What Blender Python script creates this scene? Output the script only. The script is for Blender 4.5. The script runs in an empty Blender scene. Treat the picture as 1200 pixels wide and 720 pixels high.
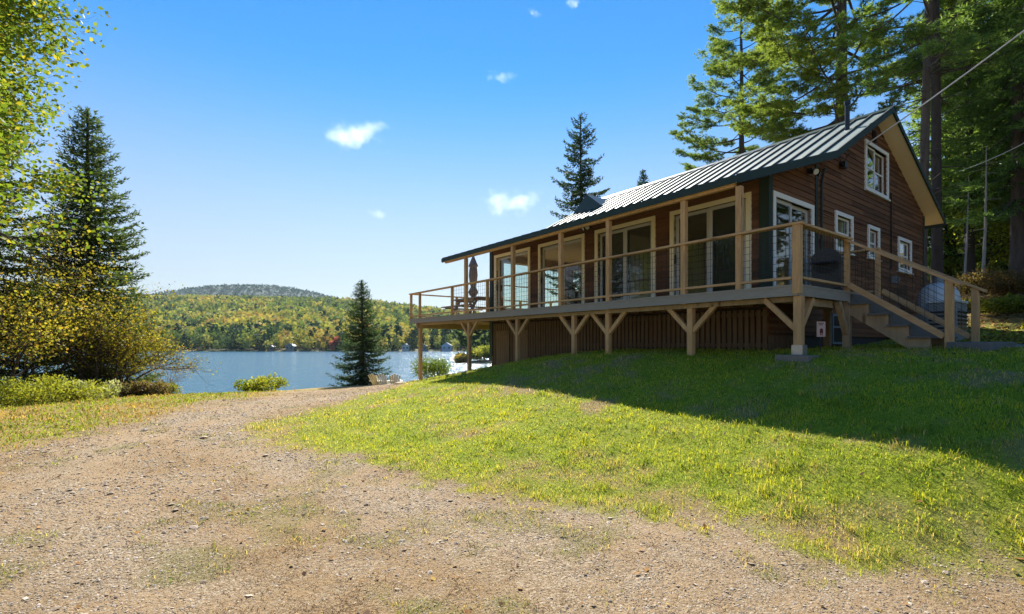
import bpy, math, random
import numpy as np
from mathutils import Vector

random.seed(7)
scene = bpy.context.scene
COL = scene.collection
R_ = math.radians
EYE = 1.45          # camera height above the drive
F = 579.0           # focal length in photo pixels (1200 wide)
LAKE_Z = -4.55

# ------------------------------------------------------------------ helpers
def tag(o, label=None, cat=None, group=None, kind=None):
    if label: o['label'] = label
    if cat: o['category'] = cat
    if group: o['group'] = group
    if kind: o['kind'] = kind
    return o

def empty(name, loc, rz=0.0, label=None, cat=None, group=None):
    o = bpy.data.objects.new(name, None)
    COL.objects.link(o)
    o.location = loc
    o.rotation_euler = (0, 0, rz)
    o.empty_display_size = 0.2
    return tag(o, label, cat, group)

def link(name, me, mat=None, parent=None):
    o = bpy.data.objects.new(name, me)
    COL.objects.link(o)
    if mat is not None and len(me.materials) == 0:
        me.materials.append(mat)
    if parent is not None:
        o.parent = parent
    return o

def copy_tree(o, parent=None):
    c = o.copy()
    COL.objects.link(c)
    c.parent = parent
    for ch in list(o.children):
        copy_tree(ch, c)
    return c

class MB:
    """collects boxes, bars, tubes and lathes, then links them as one mesh object"""
    def __init__(self):
        self.v = []; self.f = []; self.sm = []
    def add(self, vs, fs, smooth=False):
        b = len(self.v)
        self.v += [tuple(p) for p in vs]
        self.f += [tuple(i + b for i in f) for f in fs]
        self.sm += [smooth] * len(fs)
    def hexa(self, p):
        self.add(p, [(0,3,2,1),(4,5,6,7),(0,1,5,4),(1,2,6,5),(2,3,7,6),(3,0,4,7)])
    def box(self, x0, y0, z0, x1, y1, z1):
        x0, x1 = min(x0,x1), max(x0,x1); y0, y1 = min(y0,y1), max(y0,y1); z0, z1 = min(z0,z1), max(z0,z1)
        self.hexa([(x0,y0,z0),(x1,y0,z0),(x1,y1,z0),(x0,y1,z0),(x0,y0,z1),(x1,y0,z1),(x1,y1,z1),(x0,y1,z1)])
    def bar(self, p, q, w, h, side=None):
        p, q = Vector(p), Vector(q); d = (q - p).normalized()
        if side is None:
            up = Vector((0,0,1)) if abs(d.z) < .95 else Vector((0,1,0))
            sd = d.cross(up).normalized()
        else:
            sd = Vector(side).normalized()
        up = sd.cross(d).normalized()
        a, b = sd * w / 2, up * h / 2
        self.hexa([p-a-b, p+a-b, q+a-b, q-a-b, p-a+b, p+a+b, q+a+b, q-a+b])
    def tube(self, pts, rad, n=8, cap=True, smooth=True):
        pts = [Vector(p) for p in pts]
        vs, fs = [], []
        for i, p in enumerate(pts):
            d = (pts[min(i+1, len(pts)-1)] - pts[max(i-1, 0)]).normalized()
            ref = Vector((0,0,1)) if abs(d.z) < .9 else Vector((1,0,0))
            a = d.cross(ref).normalized(); b = d.cross(a).normalized()
            r = rad[i] if hasattr(rad, '__len__') else rad
            for k in range(n):
                t = 2*math.pi*k/n
                vs.append(p + a*math.cos(t)*r + b*math.sin(t)*r)
        for i in range(len(pts)-1):
            for k in range(n):
                k2 = (k+1) % n
                fs.append((i*n+k, i*n+k2, (i+1)*n+k2, (i+1)*n+k))
        self.add(vs, fs, smooth)
        if cap:
            m = (len(pts)-1)*n
            self.add([vs[i] for i in range(n)], [tuple(range(n))])
            self.add([vs[m+i] for i in range(n)], [tuple(reversed(range(n)))])
    def lathe(self, prof, c=(0,0,0), n=20, fold=0.0, nf=8):
        vs, fs = [], []
        for r, z in prof:
            for k in range(n):
                t = 2*math.pi*k/n
                rr = r*(1+fold*math.cos(nf*t))
                vs.append((c[0]+rr*math.cos(t), c[1]+rr*math.sin(t), c[2]+z))
        for i in range(len(prof)-1):
            for k in range(n):
                k2 = (k+1) % n
                fs.append((i*n+k, i*n+k2, (i+1)*n+k2, (i+1)*n+k))
        self.add(vs, fs, True)
    def build(self, name, mat, parent=None, bevel=0):
        me = bpy.data.meshes.new(name)
        me.from_pydata([tuple(p) for p in self.v], [], self.f)
        me.polygons.foreach_set('use_smooth', self.sm)
        me.update()
        o = link(name, me, mat, parent)
        if bevel:
            m = o.modifiers.new('Bevel', 'BEVEL'); m.width = bevel; m.segments = 2; m.limit_method = 'ANGLE'
        return o

def np_mesh(name, V, Fc, col=None, smooth=False):
    """mesh from arrays: V (n,3), Fc (m,k); col (n,3) point colours"""
    me = bpy.data.meshes.new(name)
    V = np.ascontiguousarray(V, np.float32); Fc = np.ascontiguousarray(Fc, np.int32)
    m, k = Fc.shape
    me.vertices.add(len(V)); me.vertices.foreach_set('co', V.ravel())
    me.loops.add(m*k); me.loops.foreach_set('vertex_index', Fc.ravel())
    me.polygons.add(m)
    me.polygons.foreach_set('loop_start', np.arange(0, m*k, k, dtype=np.int32))
    me.polygons.foreach_set('use_smooth', np.full(m, smooth, bool))
    me.update(calc_edges=True)
    if col is not None:
        a = me.attributes.new('col', 'FLOAT_COLOR', 'POINT')
        c4 = np.ones((len(V), 4), np.float32); c4[:, :3] = col
        a.data.foreach_set('color', c4.ravel())
    return me

def set_attr(me, name, arr):
    a = me.attributes.new(name, 'FLOAT', 'POINT')
    a.data.foreach_set('value', np.ascontiguousarray(arr, np.float32))

def hash2(ix, iy, seed):
    h = (ix.astype(np.int64)*374761393 + iy.astype(np.int64)*668265263 + seed*974634777) & 0x7fffffff
    h = ((h ^ (h >> 13)) * 1274126177) & 0x7fffffff
    h = (h ^ (h >> 16)) & 0xffff
    return h / 65535.0
def vnoise(x, y, seed=0):
    x = np.asarray(x, float); y = np.asarray(y, float)
    ix, iy = np.floor(x), np.floor(y); fx, fy = x-ix, y-iy
    fx = fx*fx*(3-2*fx); fy = fy*fy*(3-2*fy)
    a = hash2(ix,iy,seed); b = hash2(ix+1,iy,seed); c = hash2(ix,iy+1,seed); d = hash2(ix+1,iy+1,seed)
    return (a*(1-fx)+b*fx)*(1-fy)+(c*(1-fx)+d*fx)*fy
def fbm(x, y, seed=0, o=4):
    s, a, t = 0, .5, 0
    for i in range(o):
        s = s + a*vnoise(x*2**i, y*2**i, seed+i); t += a; a *= .5
    return s/t
def sstep(a, b, x):
    t = np.clip((x-a)/(b-a), 0, 1); return t*t*(3-2*t)

# ------------------------------------------------------------------ materials
def nodes(name):
    m = bpy.data.materials.new(name); m.use_nodes = True
    nt = m.node_tree; nt.nodes.clear()
    out = nt.nodes.new('ShaderNodeOutputMaterial')
    return m, nt, out
def N(nt, t, **kw):
    n = nt.nodes.new(t)
    for k, v in kw.items():
        if k in n.inputs: n.inputs[k].default_value = v
        else: setattr(n, k, v)
    return n
def rgba(c): return (c[0], c[1], c[2], 1)
def ramp(nt, stops):
    r = nt.nodes.new('ShaderNodeValToRGB')
    e = r.color_ramp.elements
    while len(e) < len(stops): e.new(.5)
    for i, (p, c) in enumerate(stops):
        e[i].position = p; e[i].color = rgba(c)
    return r

def mat(name, c1, c2=None, rough=.7, scale=4.0, stretch=(1,1,1), bump=0.0, bscale=60.0, metallic=0.0, spec=.5, fine=.5, knots=0):
    """two-tone surface: noise blends c1 and c2, finer noise lifts the surface"""
    m, nt, out = nodes(name)
    p = N(nt, 'ShaderNodeBsdfPrincipled', Roughness=rough, Metallic=metallic)
    p.inputs['Specular IOR Level'].default_value = spec
    tc = N(nt, 'ShaderNodeTexCoord'); mp = N(nt, 'ShaderNodeMapping'); mp.inputs['Scale'].default_value = stretch
    nt.links.new(tc.outputs['Object'], mp.inputs['Vector'])
    if c2 is None: c2 = tuple(x*.8 for x in c1)
    n1 = N(nt, 'ShaderNodeTexNoise', Scale=scale, Detail=6.0, Roughness=.6+.2*fine)
    nt.links.new(mp.outputs['Vector'], n1.inputs['Vector'])
    r = ramp(nt, [(.3, c1), (.7, c2)])
    nt.links.new(n1.outputs['Fac'], r.inputs['Fac'])
    if knots:
        vk = N(nt, 'ShaderNodeTexVoronoi', Scale=knots); nt.links.new(mp.outputs['Vector'], vk.inputs['Vector'])
        kr = ramp(nt, [(.07,(.42,.33,.27)),(.16,(1,1,1))]); nt.links.new(vk.outputs['Distance'], kr.inputs['Fac'])
        n3 = N(nt, 'ShaderNodeTexNoise', Scale=.8, Detail=3.0); nt.links.new(tc.outputs['Object'], n3.inputs['Vector'])
        wr = ramp(nt, [(.3,(.72,.72,.74)),(.7,(1.0,1.0,1.0))]); nt.links.new(n3.outputs['Fac'], wr.inputs['Fac'])
        m1 = N(nt, 'ShaderNodeMix', data_type='RGBA', blend_type='MULTIPLY'); m1.inputs['Factor'].default_value = 1
        m2 = N(nt, 'ShaderNodeMix', data_type='RGBA', blend_type='MULTIPLY'); m2.inputs['Factor'].default_value = 1
        nt.links.new(r.outputs['Color'], m1.inputs[6]); nt.links.new(kr.outputs['Color'], m1.inputs[7])
        nt.links.new(m1.outputs[2], m2.inputs[6]); nt.links.new(wr.outputs['Color'], m2.inputs[7])
        nt.links.new(m2.outputs[2], p.inputs['Base Color'])
    else:
        nt.links.new(r.outputs['Color'], p.inputs['Base Color'])
    if bump:
        n2 = N(nt, 'ShaderNodeTexNoise', Scale=bscale, Detail=4.0)
        nt.links.new(mp.outputs['Vector'], n2.inputs['Vector'])
        b = N(nt, 'ShaderNodeBump', Strength=bump, Distance=.01)
        nt.links.new(n2.outputs['Fac'], b.inputs['Height']); nt.links.new(b.outputs['Normal'], p.inputs['Normal'])
    nt.links.new(p.outputs['BSDF'], out.inputs['Surface'])
    return m

def leaf_mat(name, trans=.35, rough=.55, gain=1.0):
    """leaf or needle: colour from the plant's own 'col' attribute, part of the light passes through"""
    m, nt, out = nodes(name)
    at = N(nt, 'ShaderNodeAttribute', attribute_name='col')
    oi = N(nt, 'ShaderNodeObjectInfo')
    hv = N(nt, 'ShaderNodeHueSaturation')
    mr = N(nt, 'ShaderNodeMapRange'); mr.inputs['To Min'].default_value = .85*gain; mr.inputs['To Max'].default_value = 1.15*gain
    nt.links.new(oi.outputs['Random'], mr.inputs['Value']); nt.links.new(mr.outputs['Result'], hv.inputs['Value'])
    nt.links.new(at.outputs['Color'], hv.inputs['Color'])
    p = N(nt, 'ShaderNodeBsdfPrincipled', Roughness=rough); p.inputs['Specular IOR Level'].default_value = .12
    t = N(nt, 'ShaderNodeBsdfTranslucent')
    mx = N(nt, 'ShaderNodeMixShader', Fac=trans)
    nt.links.new(hv.outputs['Color'], p.inputs['Base Color'])
    g = N(nt, 'ShaderNodeMix', data_type='RGBA', blend_type='MULTIPLY')
    g.inputs['Factor'].default_value = 1.0
    nt.links.new(hv.outputs['Color'], g.inputs[6]); g.inputs[7].default_value = (1.5, 1.45, .8, 1)
    nt.links.new(g.outputs[2], t.inputs['Color'])
    nt.links.new(p.outputs['BSDF'], mx.inputs[1]); nt.links.new(t.outputs['BSDF'], mx.inputs[2])
    nt.links.new(mx.outputs[0], out.inputs['Surface'])
    return m

def siding_mat(name, c1, c2, c3):
    m, nt, out = nodes(name)
    p = N(nt, 'ShaderNodeBsdfPrincipled', Roughness=.75)
    p.inputs['Specular IOR Level'].default_value = .25
    tc = N(nt, 'ShaderNodeTexCoord')
    sx = N(nt, 'ShaderNodeSeparateXYZ'); nt.links.new(tc.outputs['Object'], sx.inputs[0])
    dv = N(nt, 'ShaderNodeMath', operation='DIVIDE'); dv.inputs[1].default_value = .13
    nt.links.new(sx.outputs['Z'], dv.inputs[0])
    fl = N(nt, 'ShaderNodeMath', operation='FLOOR'); nt.links.new(dv.outputs[0], fl.inputs[0])
    xy = N(nt, 'ShaderNodeMath', operation='ADD'); nt.links.new(sx.outputs['X'], xy.inputs[0]); nt.links.new(sx.outputs['Y'], xy.inputs[1])
    ro = N(nt, 'ShaderNodeMath', operation='MULTIPLY_ADD'); ro.inputs[1].default_value = .737; nt.links.new(fl.outputs[0], ro.inputs[0]); nt.links.new(xy.outputs[0], ro.inputs[2])
    rd = N(nt, 'ShaderNodeMath', operation='DIVIDE'); rd.inputs[1].default_value = 2.3; nt.links.new(ro.outputs[0], rd.inputs[0])
    rf = N(nt, 'ShaderNodeMath', operation='FLOOR'); nt.links.new(rd.outputs[0], rf.inputs[0])
    cv = N(nt, 'ShaderNodeCombineXYZ'); nt.links.new(rf.outputs[0], cv.inputs['X']); nt.links.new(fl.outputs[0], cv.inputs['Y'])
    wn = N(nt, 'ShaderNodeTexWhiteNoise', noise_dimensions='2D'); nt.links.new(cv.outputs[0], wn.inputs['Vector'])
    mp = N(nt, 'ShaderNodeMapping'); mp.inputs['Scale'].default_value = (1, 1, 14)
    nt.links.new(tc.outputs['Object'], mp.inputs['Vector'])
    n1 = N(nt, 'ShaderNodeTexNoise', Scale=1.3, Detail=8.0, Roughness=.7); nt.links.new(mp.outputs['Vector'], n1.inputs['Vector'])
    ad = N(nt, 'ShaderNodeMath', operation='MULTIPLY_ADD'); ad.inputs[1].default_value = .45
    nt.links.new(wn.outputs['Value'], ad.inputs[0])
    sb = N(nt, 'ShaderNodeMath', operation='SUBTRACT'); sb.inputs[1].default_value = .2
    nt.links.new(n1.outputs['Fac'], sb.inputs[0]); nt.links.new(sb.outputs[0], ad.inputs[2])
    r = ramp(nt, [(.2, c1), (.5, c2), (.85, c3)]); nt.links.new(ad.outputs[0], r.inputs['Fac'])
    nt.links.new(r.outputs['Color'], p.inputs['Base Color'])
    b = N(nt, 'ShaderNodeBump', Strength=.3, Distance=.01); nt.links.new(n1.outputs['Fac'], b.inputs['Height'])
    nt.links.new(b.outputs['Normal'], p.inputs['Normal'])
    nt.links.new(p.outputs['BSDF'], out.inputs['Surface'])
    return m

def glass_mat(name, tint=.8, refl=1.0):
    m, nt, out = nodes(name)
    tr = N(nt, 'ShaderNodeBsdfTransparent'); tr.inputs['Color'].default_value = (tint*.95, tint, tint*.97, 1)
    gl = N(nt, 'ShaderNodeBsdfGlossy', Roughness=.01); gl.inputs['Color'].default_value = (refl, refl, refl, 1)
    lw = N(nt, 'ShaderNodeLayerWeight', Blend=.5)
    pw = N(nt, 'ShaderNodeMath', operation='POWER'); pw.inputs[1].default_value = 4.0
    fr = N(nt, 'ShaderNodeMath', operation='MULTIPLY_ADD'); fr.inputs[1].default_value = .93; fr.inputs[2].default_value = .05
    nt.links.new(lw.outputs['Facing'], pw.inputs[0]); nt.links.new(pw.outputs[0], fr.inputs[0])
    mx = N(nt, 'ShaderNodeMixShader')
    nt.links.new(fr.outputs[0], mx.inputs[0]); nt.links.new(tr.outputs[0], mx.inputs[1]); nt.links.new(gl.outputs[0], mx.inputs[2])
    nt.links.new(mx.outputs[0], out.inputs['Surface'])
    return m

M = {}
M['siding'] = siding_mat('brown_board_siding', (.085,.038,.018), (.15,.066,.030), (.225,.105,.048))
M['siding_front'] = siding_mat('dark_board_siding', (.08,.042,.024), (.135,.068,.038), (.20,.10,.055))
M['lumber'] = mat('treated_lumber', (.70,.44,.20), (.45,.265,.11), .75, 3.0, (6,6,1), .25, 40, knots=1.1)
M['lumber_old'] = mat('weathered_lumber', (.48,.36,.215), (.30,.215,.125), .8, 3.0, (4,4,1), .25, 40, knots=1.1)
M['rail'] = mat('rail_lumber', (.66,.42,.20), (.46,.285,.13), .75, 3.0, (6,1,6), .2, 40, knots=1.1)
M['composite'] = mat('grey_deck_board', (.29,.27,.235), (.23,.215,.185), .6, 5, (1,1,6), .1, 60)
M['tread'] = mat('dark_grey_tread', (.13,.12,.11), (.10,.093,.085), .7, 5, (1,1,6), .1, 60)
M['skirt'] = mat('brown_skirting_slat', (.21,.145,.09), (.125,.083,.05), .85, 3, (5,5,.6), .3, 40)
M['skirt_light'] = mat('tan_skirting_panel', (.26,.18,.11), (.19,.13,.08), .85, 3, (5,5,.6), .3, 40)
M['dark'] = mat('dark_backing', (.02,.017,.014), (.015,.012,.01), .9)
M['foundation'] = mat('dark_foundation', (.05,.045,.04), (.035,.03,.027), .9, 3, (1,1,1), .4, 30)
M['green_trim'] = mat('dark_green_trim', (.013,.034,.024), (.010,.027,.019), .6, 3)
M['roof'] = mat('green_metal_roof', (.25,.30,.27), (.18,.225,.20), .55, 1.6, (.5,3,1), .03, 8, .3)
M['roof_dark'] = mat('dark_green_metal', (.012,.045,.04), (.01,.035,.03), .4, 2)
M['seam'] = mat('roof_seam', (.02,.04,.036), (.016,.034,.03), .6, 2)  # much darker than the panels: the ribs' shadow sides are put into the colour
M['soffit'] = mat('tan_soffit', (.88,.73,.55), (.84,.68,.5), .7, 2, (1,1,1), .05, 30)
M['cream'] = mat('cream_casing', (.86,.79,.56), (.84,.76,.53), .5, 2)
M['white'] = mat('white_casing', (.87,.86,.81), (.82,.81,.76), .5, 2)
M['sash'] = mat('grey_sash', (.55,.56,.54), (.48,.49,.47), .4, 2)
M['sash_dark'] = mat('dark_screen_frame', (.05,.055,.06), (.04,.045,.05), .5, 2)
M['glass'] = glass_mat('window_glass', .95)
M['wire'] = mat('black_wire', (.012,.012,.012), (.01,.01,.01), .5)
M['interior'] = mat('interior_wood', (.50,.34,.19), (.40,.26,.14), .7, 2, (1,1,6))
M['plaster'] = mat('interior_plaster', (.78,.70,.55), (.72,.64,.5), .8, 2)
M['curtain'] = mat('dark_curtain', (.05,.045,.045), (.035,.03,.03), .9, 3)
M['concrete'] = mat('concrete', (.34,.32,.28), (.25,.235,.21), .9, 6, (1,1,1), .4, 40)
M['old_concrete'] = mat('weathered_concrete', (.22,.19,.15), (.15,.13,.10), .95, 6, (1,1,1), .4, 40)
M['steel'] = mat('galvanised_steel', (.5,.5,.5), (.4,.4,.4), .4, 6, (1,1,1), 0, 10, .8)
M['black'] = mat('black_metal', (.015,.015,.017), (.01,.01,.012), .35, 4)
M['tank'] = mat('pale_tank_paint', (.58,.62,.64), (.5,.54,.56), .4, 4)
M['unit'] = mat('grey_unit_paint', (.20,.23,.25), (.16,.18,.20), .5, 4)
M['bark'] = mat('pine_bark', (.13,.098,.075), (.05,.038,.03), .95, 7, (1,1,.25), .9, 14)
M['bark_dark'] = mat('spruce_bark', (.075,.058,.047), (.035,.027,.022), .95, 7, (1,1,.3), .8, 14)
M['bark_pale'] = mat('pale_bark', (.42,.38,.33), (.22,.19,.16), .9, 6, (1,1,.4), .5, 14)
M['needles'] = leaf_mat('conifer_needles', .5)
M['leaves'] = leaf_mat('broad_leaves', .5)
M['blades'] = leaf_mat('grass_blades', .52, .6, 1.17)
M['litter'] = leaf_mat('dry_litter', .12, .8)
M['far'] = leaf_mat('far_foliage', .2, .8)
M['umbrella'] = mat('grey_plaid_cloth', (.30,.27,.25), (.12,.11,.105), .9, 16, (1,1,2.4))
M['table_wood'] = mat('picnic_table_wood', (.33,.27,.2), (.24,.19,.14), .85, 4, (1,6,6), .2, 40)
M['cable'] = mat('pale_cable', (.62,.60,.56), (.5,.48,.45), .6, 10)
M['cable_dark'] = mat('dark_cable', (.05,.05,.05), None, .6, 10)
M['lamp'] = mat('floodlight_glass', (.6,.6,.58), (.5,.5,.48), .2)
M['rock'] = mat('grey_rock', (.26,.24,.21), (.15,.14,.125), .9, 3, (1,1,1), .6, 12)
M['point'] = mat('shore_ground', (.10,.09,.04), (.06,.055,.035), .95, .4)
M['slate'] = mat('stone_block', (.15,.155,.155), (.1,.105,.105), .9, 3, (1,1,1), .5, 14)

# ------------------------------------------------------------------ terrain
CP = [(0,0,0),(-5,0,-.05),(5,0,.05),(0,3,0),(-3,3,0),(-6,5,0),(-10,3,0),(2,2.5,.02),(-2,6,.02),(-5,9,.03),(-9,9,0),
 (-7,12,.02),(-5,13,.05),(0,-8,0),(-10,-8,0),(10,-8,.3),(-20,0,-.1),(-15,8,-.1),
 (-7.5,14.5,-.02),(-5,15.5,0),(-10,13,-.05),(-13,12,-.15),
 (-8,20,-.6),(-5,22,-.6),(-10.6,35,-1.6),(-6,38,-2),(-12,25,-1.0),(-18,20,-1),(-17,16,-.5),(-25,20,-2.2),(-5,50,-4),
 (-15,50,-4.6),(-30,35,-5),(-25,45,-5.5),(0,60,-5.8),(-20,65,-6.5),(-50,40,-7),(-50,70,-7),(0,70,-6.5),(20,70,-4),(-45,15,-6),
 (3.25,3.2,.06),(1,4.6,.05),(-1,5.9,.05),(-3,7.2,.06),(-4.5,8.3,.06),
 (3.75,5.2,.70),(2.0,5.9,.44),(1.0,8,.62),(-.5,9,.49),(-2,10,.31),(3.5,4.0,.42),(2.9,7.2,.84),(-3.5,11.5,.22),
 (4.35,7.5,1.2),(3.2,9.06,1.2),(2,10.7,1.2),(1.3,11.6,1.16),(0,13.36,.9),(-1.46,15.3,.48),(-3.5,18.1,.0),(5,9.6,1.28),
 (2.5,13,1.2),(0,16,.6),(-2,20,-.3),
 (6.7,7.6,1.36),(6,5.5,1.1),(5,4,.78),(4,2.5,.1),(8,4,.9),(8,2,.4),(12,4,1.1),(12,0,.5),(10,-4,.4),
 (9.35,9.5,1.35),(11,12.5,1.5),(13,12,1.65),(14.8,15,2.3),(18,18,3.2),(24,24,4.6),(30,30,6),(20,10,2.4),(30,15,4.5),
 (40,40,8),(60,40,12),(60,0,8),(30,0,3),(30,-20,3),(-30,-20,-1),(0,-30,0),(-40,0,-3),
 (10,18,1.9),(12,25,3),(5,25,.9),(8,35,1.5),(15,40,4),(0,30,-.8),(5,45,-1),(20,55,2),(40,65,6)]
CPa = np.array(CP, float)
def _tps_fit(P, lam=.02):
    n = len(P); d = np.linalg.norm(P[:,None,:2]-P[None,:,:2], axis=2)
    K = np.where(d > 0, d*d*np.log(d+1e-9), 0) + lam*np.eye(n)
    Q = np.c_[np.ones(n), P[:,:2]]
    A = np.block([[K, Q],[Q.T, np.zeros((3,3))]])
    return np.linalg.solve(A, np.r_[P[:,2], np.zeros(3)])
_W = _tps_fit(CPa)
def terrain(x, y):
    x = np.clip(np.asarray(x, float), -62, 62); y = np.clip(np.asarray(y, float), -35, 72)
    sh = x.shape; x = x.ravel(); y = y.ravel(); out = np.empty(len(x))
    for i in range(0, len(x), 20000):
        xx, yy = x[i:i+20000], y[i:i+20000]
        d2 = (xx[:,None]-CPa[None,:,0])**2 + (yy[:,None]-CPa[None,:,1])**2
        out[i:i+20000] = (.5*d2*np.log(d2+1e-12)) @ _W[:-3] + _W[-3] + _W[-2]*xx + _W[-1]*yy
    out += .05*(fbm(x*.9, y*.9, 3)-.5) + .025*(fbm(x*3.3, y*3.3, 9)-.5)
    return out.reshape(sh)
def gz(x, y): return float(terrain(np.array([x]), np.array([y]))[0])
def ground_at(px, py, far=60):
    """where the line of sight through a photo pixel meets the ground"""
    Y = np.linspace(1.5, far, 3000); X = (px-600)/F*Y; Z = EYE-(py-402)/F*Y
    g = terrain(X, Y); k = int(np.argmax(Z < g))
    return float(X[k]), float(Y[k])

lawn_px = [(468,455),(440,460),(400,471),(330,490),(283,505),(330,522),(400,535),(470,548),(540,566),(600,583),(700,597),
           (800,602),(850,615),(900,634),(960,650),(1040,660),(1195,672)]
LAWN = [ground_at(*p) for p in lawn_px] + [(5,2.2),(9,-1),(60,-4),(60,60),(10,70),(-1,40),(-3.2,22)]
LEFT = [ground_at(*p) for p in [(0,530),(60,518),(150,496),(235,472),(330,463)]] + [(-8,17),(-9,30),(-60,60),(-60,8)]
def sdist(poly, x, y):
    P = np.array(poly); n = len(P); d = np.full(x.shape, 1e9); ins = np.zeros(x.shape, bool)
    for i in range(n):
        a, b = P[i], P[(i+1) % n]; e = b-a
        t = np.clip(((x-a[0])*e[0]+(y-a[1])*e[1])/(e@e), 0, 1)
        d = np.minimum(d, np.hypot(x-a[0]-t*e[0], y-a[1]-t*e[1]))
        c = ((a[1] > y) != (b[1] > y)) & (x < (b[0]-a[0])*(y-a[1])/(b[1]-a[1]+1e-12)+a[0])
        ins ^= c
    return np.where(ins, d, -d)
def lawn_mask(x, y):
    w = .95*(fbm(x*1.6, y*1.6, 21)-.5) + .7*(fbm(x*6, y*6, 31)-.5)
    a = sstep(-.25, .22, sdist(LAWN, x, y)+w)
    return a
def left_mask(x, y):
    w = 1.3*(fbm(x*1.1, y*1.1, 41)-.5)
    return sstep(-.3, .7, sdist(LEFT, x, y)+w)
def dry_field(x, y):
    """worn yellow-brown patches in the lawn"""
    n = fbm(x*1.1, y*1.1, 55); m = fbm(x*3.4, y*3.4, 77)
    d = sstep(.50, .74, .55*n+.45*m)
    fade = sstep(-1.8, -4.0, x) * .35
    edge = sstep(.5, .05, sdist(LAWN, x, y))*.3
    return np.clip(d+fade+edge, 0, 1)

def axis(lo, hi, f0, f1, fine, grow=1.18):
    a = list(np.arange(f0, f1+1e-6, fine)); s = fine
    while a[-1] < hi: s *= grow; a.append(a[-1]+s)
    s = fine; b = []
    x = f0
    while x > lo: s *= grow; x -= s; b.append(x)
    return np.array(b[::-1]+a)
gx = axis(-420, 420, -11, 9, .09); gy = axis(-120, 130, 1.6, 17, .09)
X, Y = np.meshgrid(gx, gy); Z = terrain(X, Y)
Z = np.where((Y > 72), np.minimum(Z, -6.5), Z)
idx = np.arange(X.size).reshape(X.shape)
Fq = np.stack([idx[:-1,:-1], idx[:-1,1:], idx[1:,1:], idx[1:,:-1]], -1).reshape(-1, 4)
me = np_mesh('ground', np.stack([X, Y, Z], -1).reshape(-1, 3), Fq, smooth=True)
xr, yr = X.ravel(), Y.ravel()
lm = lawn_mask(xr, yr); lf = left_mask(xr, yr)
set_attr(me, 'lawn', lm); set_attr(me, 'leftgrass', lf); set_attr(me, 'dry', dry_field(xr, yr))
woods = sstep(13.6, 16, yr*.35+xr*.75)*sstep(0, 2, yr-6)
set_attr(me, 'woods', woods)
TRACKS = [[ground_at(*p) for p in q] for q in ([(420,462),(330,474),(268,492),(265,512),(340,545),(470,590),(620,640),(760,715)],[(330,468),(215,490),(120,525),(80,570),(130,640),(230,715)],[(700,610),(860,650),(1010,700)])]
def track_field(x, y):
    d = np.full(x.shape, 1e9)
    for T in TRACKS:
        for a, b in zip(T[:-1], T[1:]):
            a, b = np.array(a), np.array(b); e = b-a; t = np.clip(((x-a[0])*e[0]+(y-a[1])*e[1])/(e@e), 0, 1)
            d = np.minimum(d, np.hypot(x-a[0]-t*e[0], y-a[1]-t*e[1]))
    return sstep(.75, .15, d+.5*(fbm(x*1.7, y*1.7, 61)-.5))
set_attr(me, 'track', track_field(xr, yr))
set_attr(me, 'weed', sstep(.56, .72, fbm(xr*1.9, yr*1.9, 66)))
set_attr(me, 'straw', sstep(.47, .62, .6*fbm(xr*1.5, yr*1.5, 68)+.4*fbm(xr*5, yr*5, 69)))

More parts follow.
